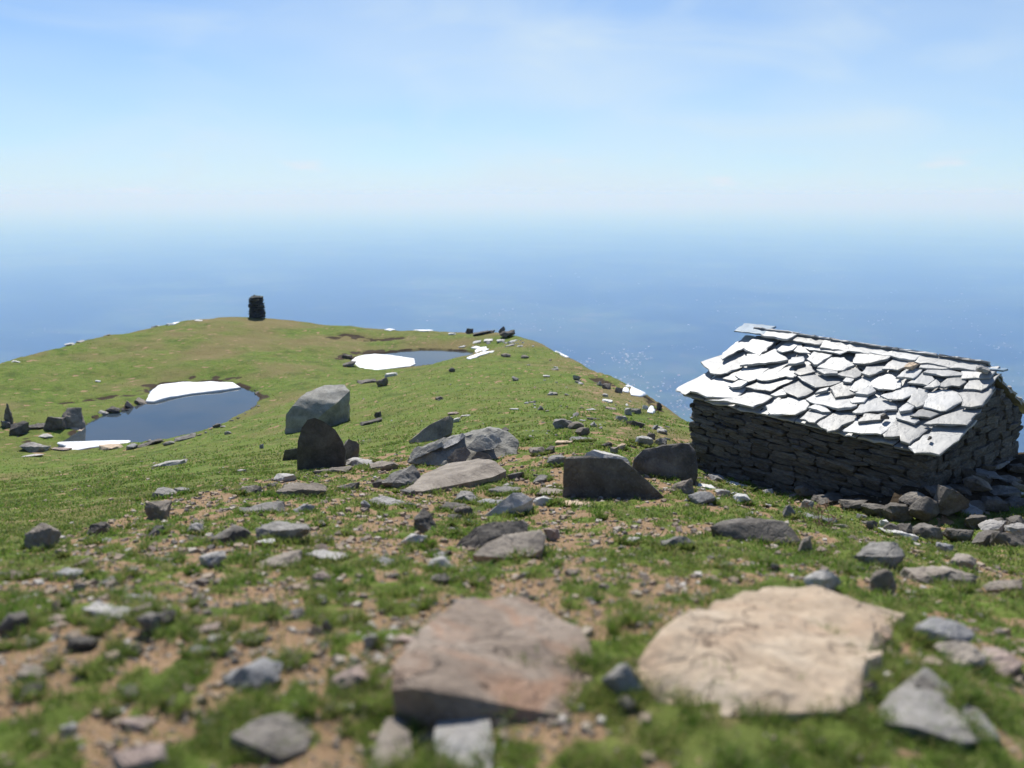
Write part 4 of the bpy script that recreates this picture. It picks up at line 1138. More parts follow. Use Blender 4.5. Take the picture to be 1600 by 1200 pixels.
# ------------------------------------------------------------------ other rocks one can tell apart: foot pixel, width, height, shape, stone, label
ROCKS = [
    # left foreground slope
    (61, 860, 50, 40, "block", "warm", "squarish warm grey rock alone at the left edge of the stony slope"),
    (148, 838, 36, 22, "block", "dark", "low dark rock right of the lone squarish rock"),
    (244, 778, 52, 24, "slab", "grey", "flat grey slab half sunk in grass at the top of the left slope"),
    (283, 772, 26, 18, "slab", "grey", "small lichened slab right of the flat half-sunk slab"),
    (247, 812, 46, 32, "block", "warm", "boxy rock with a pale top and a dark front on the left slope"),
    (302, 836, 32, 18, "wedge", "pale", "whitish stone left of the dark two-lobed rock"),
    (352, 850, 72, 30, "wedge", "dark", "dark two-lobed rock on the left slope"),
    (438, 846, 84, 32, "wedge", "grey", "long grey rock with a ridged back right of the two-lobed rock"),
    (413, 852, 34, 12, "slab", "white", "white flat stone below the ridged grey rock"),
    (404, 802, 68, 22, "slab", "grey", "smooth grey slab above the ridged grey rock"),
    (474, 803, 34, 18, "wedge", "blue", "small blue-grey rock right of the smooth slab"),
    (466, 773, 82, 34, "slab", "warm", "big flat brownish rock with a crack, left of the beige stones"),
    (442, 752, 32, 16, "slab", "pale", "pale flat stone at the left end of the flat cracked rock"),
    (388, 772, 34, 15, "block", "dark", "low dark stone above the bare soil on the left"),
    (423, 765, 14, 10, "block", "dark", "tiny dark stone left of the flat cracked rock"),
    (516, 738, 60, 14, "slab", "warm", "beige flat stone at the foot of the tall upright rock"),
    (560, 727, 44, 16, "slab", "pale", "rounded beige stone at the right end of the beige ledge"),
    (542, 768, 36, 15, "wedge", "dark", "dark low stone with a pale rim below the beige ledge"),
    (596, 735, 50, 22, "slab", "warm", "brown stone with a shaded notch left of the triangular slab"),
    (628, 762, 62, 36, "wedge", "grey", "grey triangular slab tilted up with grass below it"),
    (604, 790, 50, 16, "slab", "pale", "pale elongated slab with grass growing over its foot"),
    (571, 793, 16, 12, "round", "blue", "small bluish stone left of the pale elongated slab"),
    (593, 762, 22, 14, "block", "dark", "dark crumbly stone above the pale elongated slab"),
    (330, 885, 50, 26, "wedge", "pale", "pale stone with a bluish shaded left end on the left slope"),
    (428, 888, 78, 34, "slab", "warm", "blurred beige slab below the white flat stone"),
    (506, 878, 76, 26, "slab", "pale", "cream coloured long stone right of the blurred beige slab"),
    (163, 966, 106, 22, "slab", "pale", "long low pale stone like a plank on the left foreground slope"),
    (208, 940, 46, 18, "slab", "pale", "pale flat stone just above the long low stone"),
    (86, 972, 34, 12, "slab", "pink", "pale pinkish stone left of the long low stone"),
    (228, 992, 38, 32, "block", "dark", "dark angular stone below the right end of the long low stone"),
    (120, 1018, 50, 22, "block", "dark", "dark stone with a light top lower left of the long low stone"),
    (18, 992, 44, 34, "block", "dark", "dark rough rock cut by the left edge of the picture"),
    (100, 905, 60, 22, "slab", "blue", "blue-grey flat rock on the left slope below the lone rock"),
    (123, 925, 20, 15, "block", "grey", "small grey stone right below the blue-grey flat rock"),
    (93, 872, 20, 16, "block", "pink", "small pinkish stone beside the lone squarish rock"),
    (152, 850, 34, 10, "slab", "pale", "pale sliver below the low dark rock"),
    (183, 873, 36, 11, "slab", "pale", "small pale stone on the soil left of the two-lobed rock"),
    (205, 900, 20, 12, "block", "blue", "bluish stone in the middle of the left slope"),
    (35, 938, 40, 12, "slab", "pale", "pale streak-like stone near the left edge"),
    (45, 1062, 42, 26, "slab", "warm", "beige-grey slab low at the left edge"),
    (45, 1092, 36, 22, "block", "dark", "dark stone below the beige-grey slab at the left edge"),
    (318, 990, 48, 18, "slab", "pink", "pinkish flat stone on the soil in the left foreground"),
    (332, 1008, 26, 16, "slab", "pale", "small pale stone right of the pinkish flat stone"),
    (305, 1026, 36, 16, "slab", "blue", "grey wedge of stone among the left foreground tufts"),
    (385, 1080, 106, 48, "wedge", "blue", "grey fish-shaped rock in the left foreground"),
    (545, 1086, 68, 42, "wedge", "pink", "pink and white rock left of the grey-brown boulder"),
    (548, 1112, 34, 14, "slab", "pale", "pale stone below the pink and white rock"),
    (212, 1215, 80, 48, "block", "pink", "pale blurred rock at the bottom left edge"),
    (210, 1140, 54, 22, "slab", "pink", "sandy stone above the pale blurred bottom rock"),
    (105, 1150, 26, 22, "block", "pale", "small pale stone in the bottom left grass"),
    (178, 1118, 30, 14, "slab", "white", "whitish stone in the lower left turf"),
    (500, 917, 34, 26, "round", "pink", "pinkish round stone on the soil below the cream stone"),
    (600, 883, 46, 15, "slab", "blue", "low grey stone lying in soil left of the round pale stone"),
    (692, 894, 46, 28, "round", "pale", "rounded pale stone with a dark stone at its foot"),
    (690, 912, 34, 18, "wedge", "dark", "dark stone at the foot of the rounded pale stone"),
    (645, 852, 44, 18, "wedge", "pale", "whitish pointed stone left of the dark pair"),
    (664, 830, 54, 38, "spike", "dark", "dark pyramid-shaped stone half covered by grass"),
    (706, 798, 42, 20, "slab", "dark", "dark slab with a light lip above the pyramid-shaped stone"),
    (732, 786, 40, 18, "block", "grey", "grey block right of the dark slab with a light lip"),
    (722, 806, 30, 16, "block", "warm", "small brownish block below the grey block"),
    (767, 790, 42, 16, "slab", "blue", "bluish flat stone left of the pale leaning rock"),
    (790, 772, 46, 16, "slab", "grey", "grey flat stone above the pale leaning rock"),
    (738, 822, 20, 12, "wedge", "white", "small white wedge below the bluish flat stone"),
    (848, 790, 30, 14, "block", "white", "bright white stone right of the pale leaning rock"),
    (900, 791, 56, 14, "slab", "tan", "ochre stone at the foot of the dark standing slab"),
    (858, 774, 48, 14, "slab", "warm", "brownish slab left of the dark standing slab"),
    (806, 750, 30, 14, "wedge", "dark", "small dark stone right of the smooth pale brown slab"),
    (862, 842, 24, 16, "block", "pink", "pinkish stone right of the dark-ended rock"),
    (665, 988, 40, 14, "slab", "blue", "grey-blue stone half buried in soil above the grey-brown boulder"),
    (578, 1012, 22, 20, "block", "pale", "small pale stone left of the grey-brown boulder"),
    (630, 1005, 52, 16, "slab", "pink", "pale brown stone against the upper left of the grey-brown boulder"),
    (508, 988, 18, 22, "spike", "grey", "small upright grey stone at the edge of a tuft"),
    (1378, 1012, 46, 26, "block", "brown", "broken brown lump along the upper right rim of the tan slab"),
    (1366, 1050, 34, 36, "block", "tan", "tan chunk broken off the right rim of the tan slab"),
    (1358, 1092, 30, 34, "wedge", "brown", "brown chunk at the lower right rim of the tan slab"),
    (1396, 978, 30, 14, "slab", "tan", "thin tan flake at the right tip of the tan slab"),
    # between and right of the two big foreground stones
    (975, 1086, 62, 46, "wedge", "grey", "small grey wedge between the boulder and the tan slab"),
    (980, 1112, 32, 24, "round", "dark", "round dark stone in the gap before the tan slab"),
    (1126, 940, 34, 10, "slab", "blue", "thin grey stone behind the tan slab"),
    (1062, 856, 54, 24, "wedge", "grey", "grey wedge left of the long striped slab"),
    (1136, 890, 22, 14, "block", "pale", "small pale stone below the long striped slab"),
    (985, 848, 32, 10, "slab", "pale", "small whitish flat stone in the middle turf"),
    (1292, 930, 54, 44, "wedge", "pale", "pale upright rock behind the tan slab"),
    (1388, 892, 84, 46, "wedge", "grey", "grey rock with a flat sloping top right of centre"),
    (1383, 925, 40, 40, "round", "warm", "rounded brownish stone below the flat-topped grey rock"),
    (1480, 915, 112, 40, "slab", "warm", "long beige broken slab on the right slope"),
    (1508, 918, 38, 22, "block", "dark", "dark-bottomed block at the end of the beige slab"),
    (1512, 892, 44, 28, "round", "warm", "round brown stone behind the beige slab"),
    (1572, 928, 60, 28, "wedge", "warm", "brownish rock near the right edge"),
    (1425, 930, 26, 10, "slab", "white", "small white stone above the tan slab's right tip"),
    (1484, 1010, 96, 44, "round", "blue", "rounded blue-grey rock right of the tan slab"),
    (1510, 1048, 86, 46, "wedge", "warm", "beige-grey rock below the rounded blue-grey rock"),
    (1570, 1052, 74, 38, "slab", "pink", "pinkish slab near the right edge below the round rock"),
    (1258, 866, 22, 30, "wedge", "warm", "tan stone at the right end of the striped slab"),
    (1286, 868, 22, 15, "round", "pink", "small pinkish stone right of the striped slab"),
    (1070, 770, 40, 26, "spike", "warm", "brown pointed rock at the foot of the broad dark boulder"),
    (1100, 788, 40, 18, "wedge", "blue", "grey stone pair on the grass before the hut"),
    (1164, 788, 32, 16, "block", "white", "brightest white lump among the stones before the hut"),
    (1130, 776, 26, 12, "block", "pale", "pale lump left of the brightest white lump"),
    (1146, 777, 12, 9, "block", "white", "small white cube left of the brightest white lump"),
    (1156, 762, 44, 9, "slab", "white", "long white flat stone at the edge of the hut's shadow"),
    (1106, 763, 28, 9, "slab", "white", "thin white stone near the hut's far corner"),
    (1203, 774, 22, 12, "wedge", "pale", "pale stone half in the hut's shadow"),
    (1204, 792, 16, 7, "slab", "pale", "tiny pale stone below the hut's shadow edge"),
    (1232, 808, 24, 20, "spike", "grey", "upright grey stone above the striped slab"),
    (1263, 796, 20, 16, "block", "pale", "pale stone beside the dry weed"),
    (1276, 815, 40, 14, "slab", "blue", "bluish flat slab below the dry weed"),
    (1298, 822, 24, 16, "wedge", "blue", "bluish wedge right of the flat slab by the weed"),
    (1246, 778, 30, 9, "slab", "pink", "pinkish flat stone in front of the hut wall"),
    (1410, 842, 54, 18, "slab", "white", "long white stone at the edge of the shadow by the hut corner"),
    (1384, 825, 18, 13, "block", "white", "white square stone above the long white stone"),
    (1348, 812, 14, 9, "block", "pale", "little pale stone on the grass edge by the hut"),
    (1335, 843, 24, 10, "slab", "warm", "small brown slab on the grass below the hut"),
    (1312, 826, 26, 9, "slab", "warm", "low brown stone beside the hut's shadow"),
    # middle slope and crest
    (597, 604, 20, 14, "wedge", "warm", "grey wedge-shaped rock below the far pond"),
    (610, 588, 20, 9, "slab", "white", "white-topped flat rock at the near edge of the far pond"),
    (572, 598, 32, 6, "slab", "dark", "dark flat stones left of the wedge below the far pond"),
    (706, 581, 11, 7, "round", "dark", "dark rounded stone near the bank of the far pond"),
    (805, 595, 12, 7, "wedge", "grey", "small grey stone alone on the green slope"),
    (864, 617, 17, 7, "slab", "grey", "grey flat stone by the bare patch near the crest"),
    (845, 641, 12, 8, "spike", "grey", "little upright stone in the green slope"),
    (803, 640, 15, 4, "slab", "white", "white sliver of stone in the green slope"),
    (686, 625, 14, 6, "round", "warm", "brownish flat stone in the green slope"),
    (727, 651, 16, 5, "slab", "pale", "pale flat stone right above the brown wedge-shaped rock"),
    (712, 660, 17, 7, "wedge", "white", "white curled stone right of the brown wedge-shaped rock"),
    (708, 648, 18, 6, "slab", "pink", "pinkish sliver above the brown wedge-shaped rock"),
    (578, 663, 36, 12, "slab", "dark", "dark low stone right of the large pale boulder"),
    (590, 652, 11, 9, "block", "dark", "dark nub at the end of the dark low stone"),
    (786, 676, 20, 9, "wedge", "dark", "dark tip of rock above the layered outcrop"),
    (880, 669, 34, 15, "block", "grey", "grey block in the stone cluster above the standing slab"),
    (900, 670, 26, 12, "round", "warm", "rounded stone right of the grey block in the cluster"),
    (911, 681, 24, 13, "wedge", "warm", "brown wedge below the stone cluster"),
    (908, 690, 38, 10, "slab", "blue", "grey slab with a pale upper edge below the stone cluster"),
    (882, 694, 28, 10, "slab", "tan", "ochre flat rock left of the grey slab with a pale edge"),
    (928, 667, 11, 9, "spike", "pale", "pale upright chip right of the stone cluster"),
    (927, 656, 19, 7, "slab", "dark", "dark flat stone above the pale upright chip"),
    (910, 658, 12, 4, "slab", "white", "white flat chip above the stone cluster"),
    (972, 658, 18, 9, "block", "pale", "pale lump at the end of the long dark block"),
    (994, 667, 28, 10, "block", "dark", "long dark block lying near the crest"),
    (981, 648, 11, 11, "block", "pale", "pale cube-like stone near the crest edge"),
    (995, 647, 16, 9, "wedge", "grey", "grey wedge right of the pale cube-like stone"),
    (1005, 697, 30, 16, "block", "white", "largest whitish stone before the hut's far corner"),
    (1033, 697, 22, 13, "wedge", "pale", "pale angular stone right of the largest whitish stone"),
    (1018, 686, 14, 10, "round", "warm", "brown stone above the largest whitish stone"),
    (1023, 671, 12, 8, "block", "blue", "small blue-grey stone near the crest by the hut"),
    (1036, 678, 18, 8, "block", "pale", "pale stone nearest the crest by the hut"),
    (949, 700, 18, 10, "wedge", "dark", "dark wedge in the grass above the standing slab"),
    (971, 703, 14, 10, "wedge", "tan", "ochre stone right of the dark wedge in the grass"),
    (960, 708, 12, 10, "block", "warm", "small brown cube above the standing slab"),
    (840, 711, 26, 12, "block", "warm", "warm grey stone right of the layered outcrop"),
    (860, 708, 16, 11, "wedge", "dark", "dark-ended stone next to the warm grey stone"),
    (868, 728, 34, 16, "block", "grey", "grey stone just left of the standing slab's top"),
    (955, 640, 18, 6, "slab", "pink", "pinkish slab on the crest side"),
    (950, 628, 16, 5, "slab", "white", "white flat stone on the crest side"),
    (946, 620, 9, 5, "block", "pale", "small pale stone on the crest side"),
    (923, 641, 16, 3, "slab", "white", "thin white line of stone in the upper grass"),
    (902, 594, 13, 8, "wedge", "grey", "grey pointed stone in the crest scar"),
    (937, 603, 10, 8, "spike", "grey", "grey spike of rock in the crest scar"),
    (948, 608, 14, 9, "block", "dark", "dark knob of rock in the crest scar"),
    (967, 614, 12, 9, "block", "grey", "lowest grey knob of rock in the crest scar"),
    (879, 563, 0, 0, None, None, None),
    (854, 589, 11, 4, "slab", "white", "white chip on the upper crest path"),
    (868, 578, 12, 5, "slab", "pale", "pale stone on the upper crest path"),
    (790, 558, 17, 6, "round", "warm", "brown stone by the bare patch at the far pond"),
    (820, 560, 14, 5, "round", "warm", "small brown stone right of the bare patch at the far pond"),
    (1009, 640, 10, 7, "block", "white", "white block on the brink left of the hut"),
    (1030, 640, 9, 10, "block", "dark", "dark block on the brink left of the hut"),
    # around the near pond
    (14, 664, 13, 34, "spike", "dark", "dark leaning post-like stone at the left edge by the pond"),
    (28, 680, 28, 20, "wedge", "dark", "dark stone sloping down from the leaning post-like stone"),
    (6, 668, 18, 10, "block", "grey", "grey stone at the left edge behind the leaning stone"),
    (52, 670, 34, 9, "slab", "dark", "dark flat stone between the leaning stone and the pond"),
    (83, 672, 30, 22, "block", "dark", "dark boulder left of the big light-topped pond boulder"),
    (113, 668, 34, 30, "block", "warm", "big pond-side boulder with a light sloping top"),
    (122, 673, 24, 6, "slab", "tan", "tan flat stone in the water by the light-topped boulder"),
    (70, 684, 24, 7, "slab", "pale", "pale flat stone at the pond's left end"),
    (50, 706, 44, 13, "block", "grey", "grey mossy stone at the pond's lower left corner"),
    (48, 714, 32, 6, "slab", "pale", "pale slab on the grass below the pond's lower left corner"),
    (92, 704, 32, 5, "slab", "pink", "brown flat stone on the lower snow patch"),
    (165, 703, 46, 10, "round", "tan", "rounded tan stone against the lower snow patch"),
    (204, 702, 18, 8, "block", "blue", "bluish stone right of the lower snow patch"),
    (228, 697, 40, 11, "slab", "dark", "dark broad slab on the near bank of the pond"),
    (262, 696, 18, 7, "round", "grey", "small grey stone right of the dark broad slab"),
    (286, 688, 34, 8, "slab", "grey", "grey flat stone on the near bank of the pond"),
    (220, 633, 26, 10, "slab", "warm", "flat brown stone left of the upper snow patch"),
    (201, 636, 13, 8, "block", "pink", "reddish stone left of the flat brown stone"),
    (176, 647, 20, 8, "wedge", "dark", "dark wedge on the far bank of the pond"),
    (195, 645, 14, 6, "block", "dark", "dark stone between the wedge and the flat brown stone"),
    (160, 647, 14, 5, "slab", "pale", "pale chip on the far bank of the pond"),
    (298, 673, 16, 4, "slab", "pink", "pinkish stone breaking the pond's surface"),
    (301, 669, 8, 6, "spike", "dark", "dark tip sticking out of the pond"),
    (364, 646, 11, 4, "round", "dark", "small dark stone in the pond's right end"),
    (338, 668, 14, 6, "block", "dark", "dark stone on the pond's right bank"),
    (348, 668, 9, 4, "slab", "pale", "pale chip on the pond's right bank"),
    (262, 728, 58, 6, "slab", "pale", "thin pale sliver of rock lying in the green hollow", ),
    (375, 738, 18, 9, "slab", "pale", "pale flat stone in the green hollow"),
    (408, 701, 10, 8, "wedge", "blue", "small blue-grey stone in the green hollow"),
    (355, 679, 12, 6, "round", "grey", "grey stone below the pond's right bank"),
    (152, 597, 8, 4, "slab", "white", "white chip on the mound left of the pond"),
]
for q in ROCKS:
    if q[4] is None: continue
    rock(*q[:7], category="rock", name="rock")

# rocks by the far pond and along the skyline
FAR = [
    (545, 573, 24, 8, "wedge", "dark", "dark rock at the left end of the far pond's ice"),
    (541, 560, 16, 6, "block", "dark", "dark turf-capped stone above the left end of the far pond"),
    (762, 556, 0, 0, None, None, None),
    (755, 523, 34, 9, "slab", "dark", "long dark slab pile on the skyline above the far pond"),
    (733, 521, 12, 8, "block", "dark", "dark block at the left of the skyline slab pile"),
    (792, 528, 26, 9, "wedge", "dark", "dark wedge slab right of the skyline slab pile"),
    (784, 521, 11, 11, "spike", "dark", "dark upright stone on the skyline wedge slab"),
    (706, 523, 13, 4, "slab", "white", "white flat stone left of the skyline slab pile"),
    (745, 536, 14, 5, "slab", "white", "white flat stone right above the far pond"),
    (763, 534, 14, 4, "slab", "white", "white stone above the white litter by the far pond"),
    (782, 534, 14, 5, "slab", "white", "white stone below the skyline wedge slab"),
    (802, 534, 12, 5, "slab", "white", "rightmost white stone below the skyline wedge slab"),
    (796, 541, 16, 5, "slab", "pale", "pale stone in the white litter right of the far pond"),
    (812, 542, 10, 4, "slab", "pale", "small pale stone at the right of the white litter"),
    (722, 543, 11, 3, "slab", "white", "white chip on the far bank of the far pond"),
    (409, 494, 5, 4, "block", "white", "white stone at the foot of the cairn"),
    (242, 508, 14, 4, "slab", "white", "white slab on the skyline left of the cairn"),
    (265, 508, 14, 4, "slab", "white", "second white slab on the skyline left of the cairn"),
    (308, 502, 12, 3, "slab", "white", "white chip on the skyline close left of the cairn"),
    (106, 540, 14, 5, "slab", "white", "white slab on the falling left skyline"),
    (124, 535, 12, 4, "slab", "pale", "pale slab beside the white slab on the falling left skyline"),
    (22, 566, 14, 4, "slab", "white", "lowest white slab on the left skyline"),
    (166, 521, 10, 4, "slab", "pale", "pale stone on the left skyline between the white slabs"),
]
for q in FAR:
    if q[4] is None: continue
    rock(*q[:7], category="rock", name="rock")

# ------------------------------------------------------------------ snow and ice
def snow(label, pts, zl=None, thick=0.25, name="snow_patch", category="snow patch", lift=0.0, sub=0.35):
    """Melting snow: rounded bank over its outline; on water at level zl or else on the ground."""
    if zl is not None:
        P = on_level(pts, zl); Z0 = np.full(len(P), zl)
    else:
        h3 = np.array([hit(px, py, lift) for px, py in pts]); P = h3[:, :2]; Z0 = h3[:, 2]
    c = P.mean(0)
    L = np.linalg.norm(P - np.roll(P, -1, 0), axis=1)
    pts2 = []
    for i in range(len(P)):
        a, b = P[i], P[(i + 1) % len(P)]
        k = max(1, int(L[i] / sub))
        for j in range(k): pts2.append(np.append(a + (b - a) * j / k, Z0[i] + (Z0[(i + 1) % len(P)] - Z0[i]) * j / k))
    pts2 = np.array(pts2); n = len(pts2)
    zc = pts2[:, 2].mean()
    bm = bmesh.new(); rings = []
    for sc, hh in ((1.0, -0.12), (1.01, 0.30), (0.99, 0.62), (0.95, 0.85), (0.85, 0.98), (0.65, 1.06), (0.4, 1.08), (0.2, 1.08)):
        ring = []
        for q in pts2:
            xy = c + (q[:2] - c) * sc
            zb = zc + (q[2] - zc) * sc
            nz = mnoise.fractal(Vector((xy[0] * 0.8, xy[1] * 0.8, 3.0)), 0.8, 2, 3)
            e = (q[:2] - c) / (np.linalg.norm(q[:2] - c) + 1e-6)
            xy = xy + e * nz * 0.10 * (1 if sc > 0.9 else 0)
            if zl is None: zb = ground(xy[0], xy[1])
            ring.append(bm.verts.new((xy[0] - c[0], xy[1] - c[1], zb - zc + thick * hh * (1 + 0.3 * nz) + 0.01)))
        rings.append(ring)
    for a, b in zip(rings[:-1], rings[1:]):
        for i in range(n): bm.faces.new((a[i], a[(i + 1) % n], b[(i + 1) % n], b[i]))
    bm.faces.new(rings[-1])
    bmesh.ops.triangulate(bm, faces=[f for f in bm.faces if len(f.verts) > 4])
    bmesh.ops.recalc_face_normals(bm, faces=bm.faces)
    me = bpy.data.meshes.new(name); bm.to_mesh(me); bm.free()
    me.polygons.foreach_set("use_smooth", [True] * len(me.polygons))
    o = link(name, me, M["snow"], label=label, category=category)
    o.location = (c[0], c[1], zc)
    return o
snow("thick white snow bank along the far shore of the larger pond", [(229, 629), (231, 622), (235, 612), (250, 603), (285, 600), (330, 598), (365, 600), (375, 607), (345, 612), (300, 617), (265, 623), (240, 630)], ZP1, 0.13)
snow("white snow strip at the near left shore of the larger pond", [(80, 694), (110, 693), (150, 691), (205, 690), (200, 695), (170, 698), (140, 702), (118, 706), (95, 709), (90, 704), (105, 699)], ZP1, 0.09)
snow("melting white ice sheet on the left half of the far pond", [(549, 564), (556, 558), (570, 555), (585, 554), (605, 555), (628, 558), (646, 561), (648, 569), (640, 573), (615, 576), (590, 579), (572, 579), (556, 573)], ZP2, 0.07)
snow("narrow snow tongue at the right tip of the far pond", [(729, 559), (740, 555), (752, 550), (772, 548), (762, 552), (748, 556), (735, 561)], None, 0.07, lift=0.05)
snow("small snow patch on the bank above the right tip of the far pond", [(742, 548), (748, 543), (760, 541), (764, 545), (755, 549)], None, 0.07, lift=0.05)
snow("flat snow patch left of the white litter by the far pond", [(736, 543), (744, 541), (750, 542), (745, 545)], None, 0.07, lift=0.05)
snow("snow strip on the skyline above the far pond", [(647, 515), (655, 512), (668, 512), (676, 514), (670, 517), (655, 517)], None, 0.07, lift=0.05)
snow("faint snow sliver on the skyline left of the snow strip", [(600, 515), (608, 513), (617, 514), (610, 517)], None, 0.07, lift=0.05)
snow("snow patch hanging on the right crest edge", [(868, 547), (876, 546), (883, 550), (889, 557), (884, 558), (874, 552)], None, 0.07, lift=0.05)
snow("large snow patch on the brink left of the hut", [(984, 610), (988, 603), (995, 605), (1003, 612), (1010, 618), (1000, 619), (986, 617)], None, 0.07, lift=0.04)
snow("snow patch just left of the large one on the brink", [(971, 609), (978, 605), (983, 608), (982, 613), (975, 612)], None, 0.07, lift=0.04)
snow("small round snow patch above the large one on the brink", [(978, 603), (984, 599), (989, 601), (986, 605)], None, 0.07, lift=0.04)
snow("round snow lump on the brink nearest the hut", [(1011, 644), (1014, 637), (1021, 636), (1025, 642), (1020, 646)], None, 0.07, lift=0.03)
snow("thin snow sliver on the left crest line below the cairn", [(262, 508), (272, 503), (280, 503), (272, 507)], None, 0.07, lift=0.05)

# ------------------------------------------------------------------ the cairn on the mound
def cairn():
    b = hit(402, 495)
    s = px_size(b)
    H = 33 * s; Wc = 21 * s
    root = link("cairn", None, label="dark stacked stone cairn tower on top of the grassy mound", category="cairn")
    root.location = b - np.array([0, 0, 0.06])
    r = np.random.default_rng(8)
    templ = [hull_mesh("stone", rock_points(np.random.default_rng(60 + k), 1, 1, 1, "block"), 0.3, 0.06, 60 + k) for k in range(8)]
    for t_ in templ: t_.materials.append(M["cairn_stone"])
    z = 0.0; lay = 0
    while z < H - 0.08:
        h = r.uniform(0.13, 0.2)
        f = z / H
        rad = Wc / 2 * (1.08 - 0.12 * f if f < 0.82 else 0.98 - 1.6 * (f - 0.82))
        k = max(4, int(2 * math.pi * rad / 0.42))
        for i in range(k):
            a = 2 * math.pi * (i + 0.5 * (lay % 2)) / k + r.normal() * 0.08
            o = link("stone", templ[int(r.integers(8))], None, root)
            o.location = ((rad - 0.13 + r.normal() * 0.035) * math.cos(a), (rad - 0.13 + r.normal() * 0.035) * math.sin(a), z + h / 2 + r.normal() * 0.01)
            o.rotation_euler = (r.normal() * 0.06, r.normal() * 0.06, a)
            o.scale = (r.uniform(.36, .5), 2 * math.pi * rad / k * 1.12, h * r.uniform(1.05, 1.3))
        o = link("stone", templ[int(r.integers(8))], None, root)
        o.location = (0, 0, z + h / 2); o.scale = (rad * 1.5, rad * 1.5, h * 1.2); o.rotation_euler = (0, 0, r.uniform(0, 3))
        z += h; lay += 1
    for dx, dz, sc in ((-0.18, 0.02, .34), (0.26, -.05, .3), (0.05, -.02, .4)):
        o = link("top_stone", templ[int(r.integers(8))], None, root)
        o.location = (dx, 0, H - 0.02 + dz); o.scale = (sc, sc, .24); o.rotation_euler = (0.1, 0.15, dx * 9)
cairn()

# ------------------------------------------------------------------ rubble against the hut's near gable
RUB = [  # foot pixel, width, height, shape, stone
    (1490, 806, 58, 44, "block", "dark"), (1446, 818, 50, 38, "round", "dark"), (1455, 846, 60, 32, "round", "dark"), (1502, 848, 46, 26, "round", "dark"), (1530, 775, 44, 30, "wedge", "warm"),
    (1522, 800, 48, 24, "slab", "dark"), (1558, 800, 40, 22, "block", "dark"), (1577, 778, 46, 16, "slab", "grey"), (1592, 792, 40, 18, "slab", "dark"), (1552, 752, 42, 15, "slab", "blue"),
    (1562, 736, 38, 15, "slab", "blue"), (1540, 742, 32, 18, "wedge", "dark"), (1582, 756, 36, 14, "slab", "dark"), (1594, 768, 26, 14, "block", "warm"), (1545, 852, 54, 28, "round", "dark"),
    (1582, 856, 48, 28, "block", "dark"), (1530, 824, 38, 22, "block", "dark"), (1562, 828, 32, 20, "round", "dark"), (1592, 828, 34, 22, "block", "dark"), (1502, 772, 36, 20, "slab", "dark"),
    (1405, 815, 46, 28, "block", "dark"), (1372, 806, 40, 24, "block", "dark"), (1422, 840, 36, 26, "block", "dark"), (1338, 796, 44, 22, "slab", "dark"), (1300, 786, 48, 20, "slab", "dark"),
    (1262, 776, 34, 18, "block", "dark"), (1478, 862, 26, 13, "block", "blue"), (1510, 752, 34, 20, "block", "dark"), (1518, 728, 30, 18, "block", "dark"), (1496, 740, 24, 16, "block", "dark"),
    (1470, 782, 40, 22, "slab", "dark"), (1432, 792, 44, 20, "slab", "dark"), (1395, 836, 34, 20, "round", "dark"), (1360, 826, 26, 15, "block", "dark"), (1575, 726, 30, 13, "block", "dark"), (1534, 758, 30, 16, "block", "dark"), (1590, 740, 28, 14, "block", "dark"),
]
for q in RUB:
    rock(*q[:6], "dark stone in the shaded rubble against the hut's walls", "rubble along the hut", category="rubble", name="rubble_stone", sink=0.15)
for q in ((1216, 760, 42, 26, "round", "warm", "brownish rounded stone in the shade at the middle of the hut wall"),
          (1128, 754, 44, 18, "slab", "blue", "bluish grey slab in the shade by the hut's far corner"),
          (1112, 735, 30, 14, "wedge", "blue", "slanting grey slab leaning on the hut's far corner"),
          (1100, 728, 20, 14, "spike", "grey", "upright grey slab below the hut's far corner"),
          (1514, 806, 44, 18, "slab", "blue", "bluish slab catching light on top of the rubble"),
          (1556, 832, 50, 22, "wedge", "pale", "light-topped stone low in the rubble near the right edge"),
          (1595, 840, 34, 24, "block", "pale", "pale stone in the rubble at the right edge"),
          (1590, 776, 24, 10, "slab", "white", "white sunlit stone on the rubble at the right edge")):
    rock(*q, category="stone", name="stone")
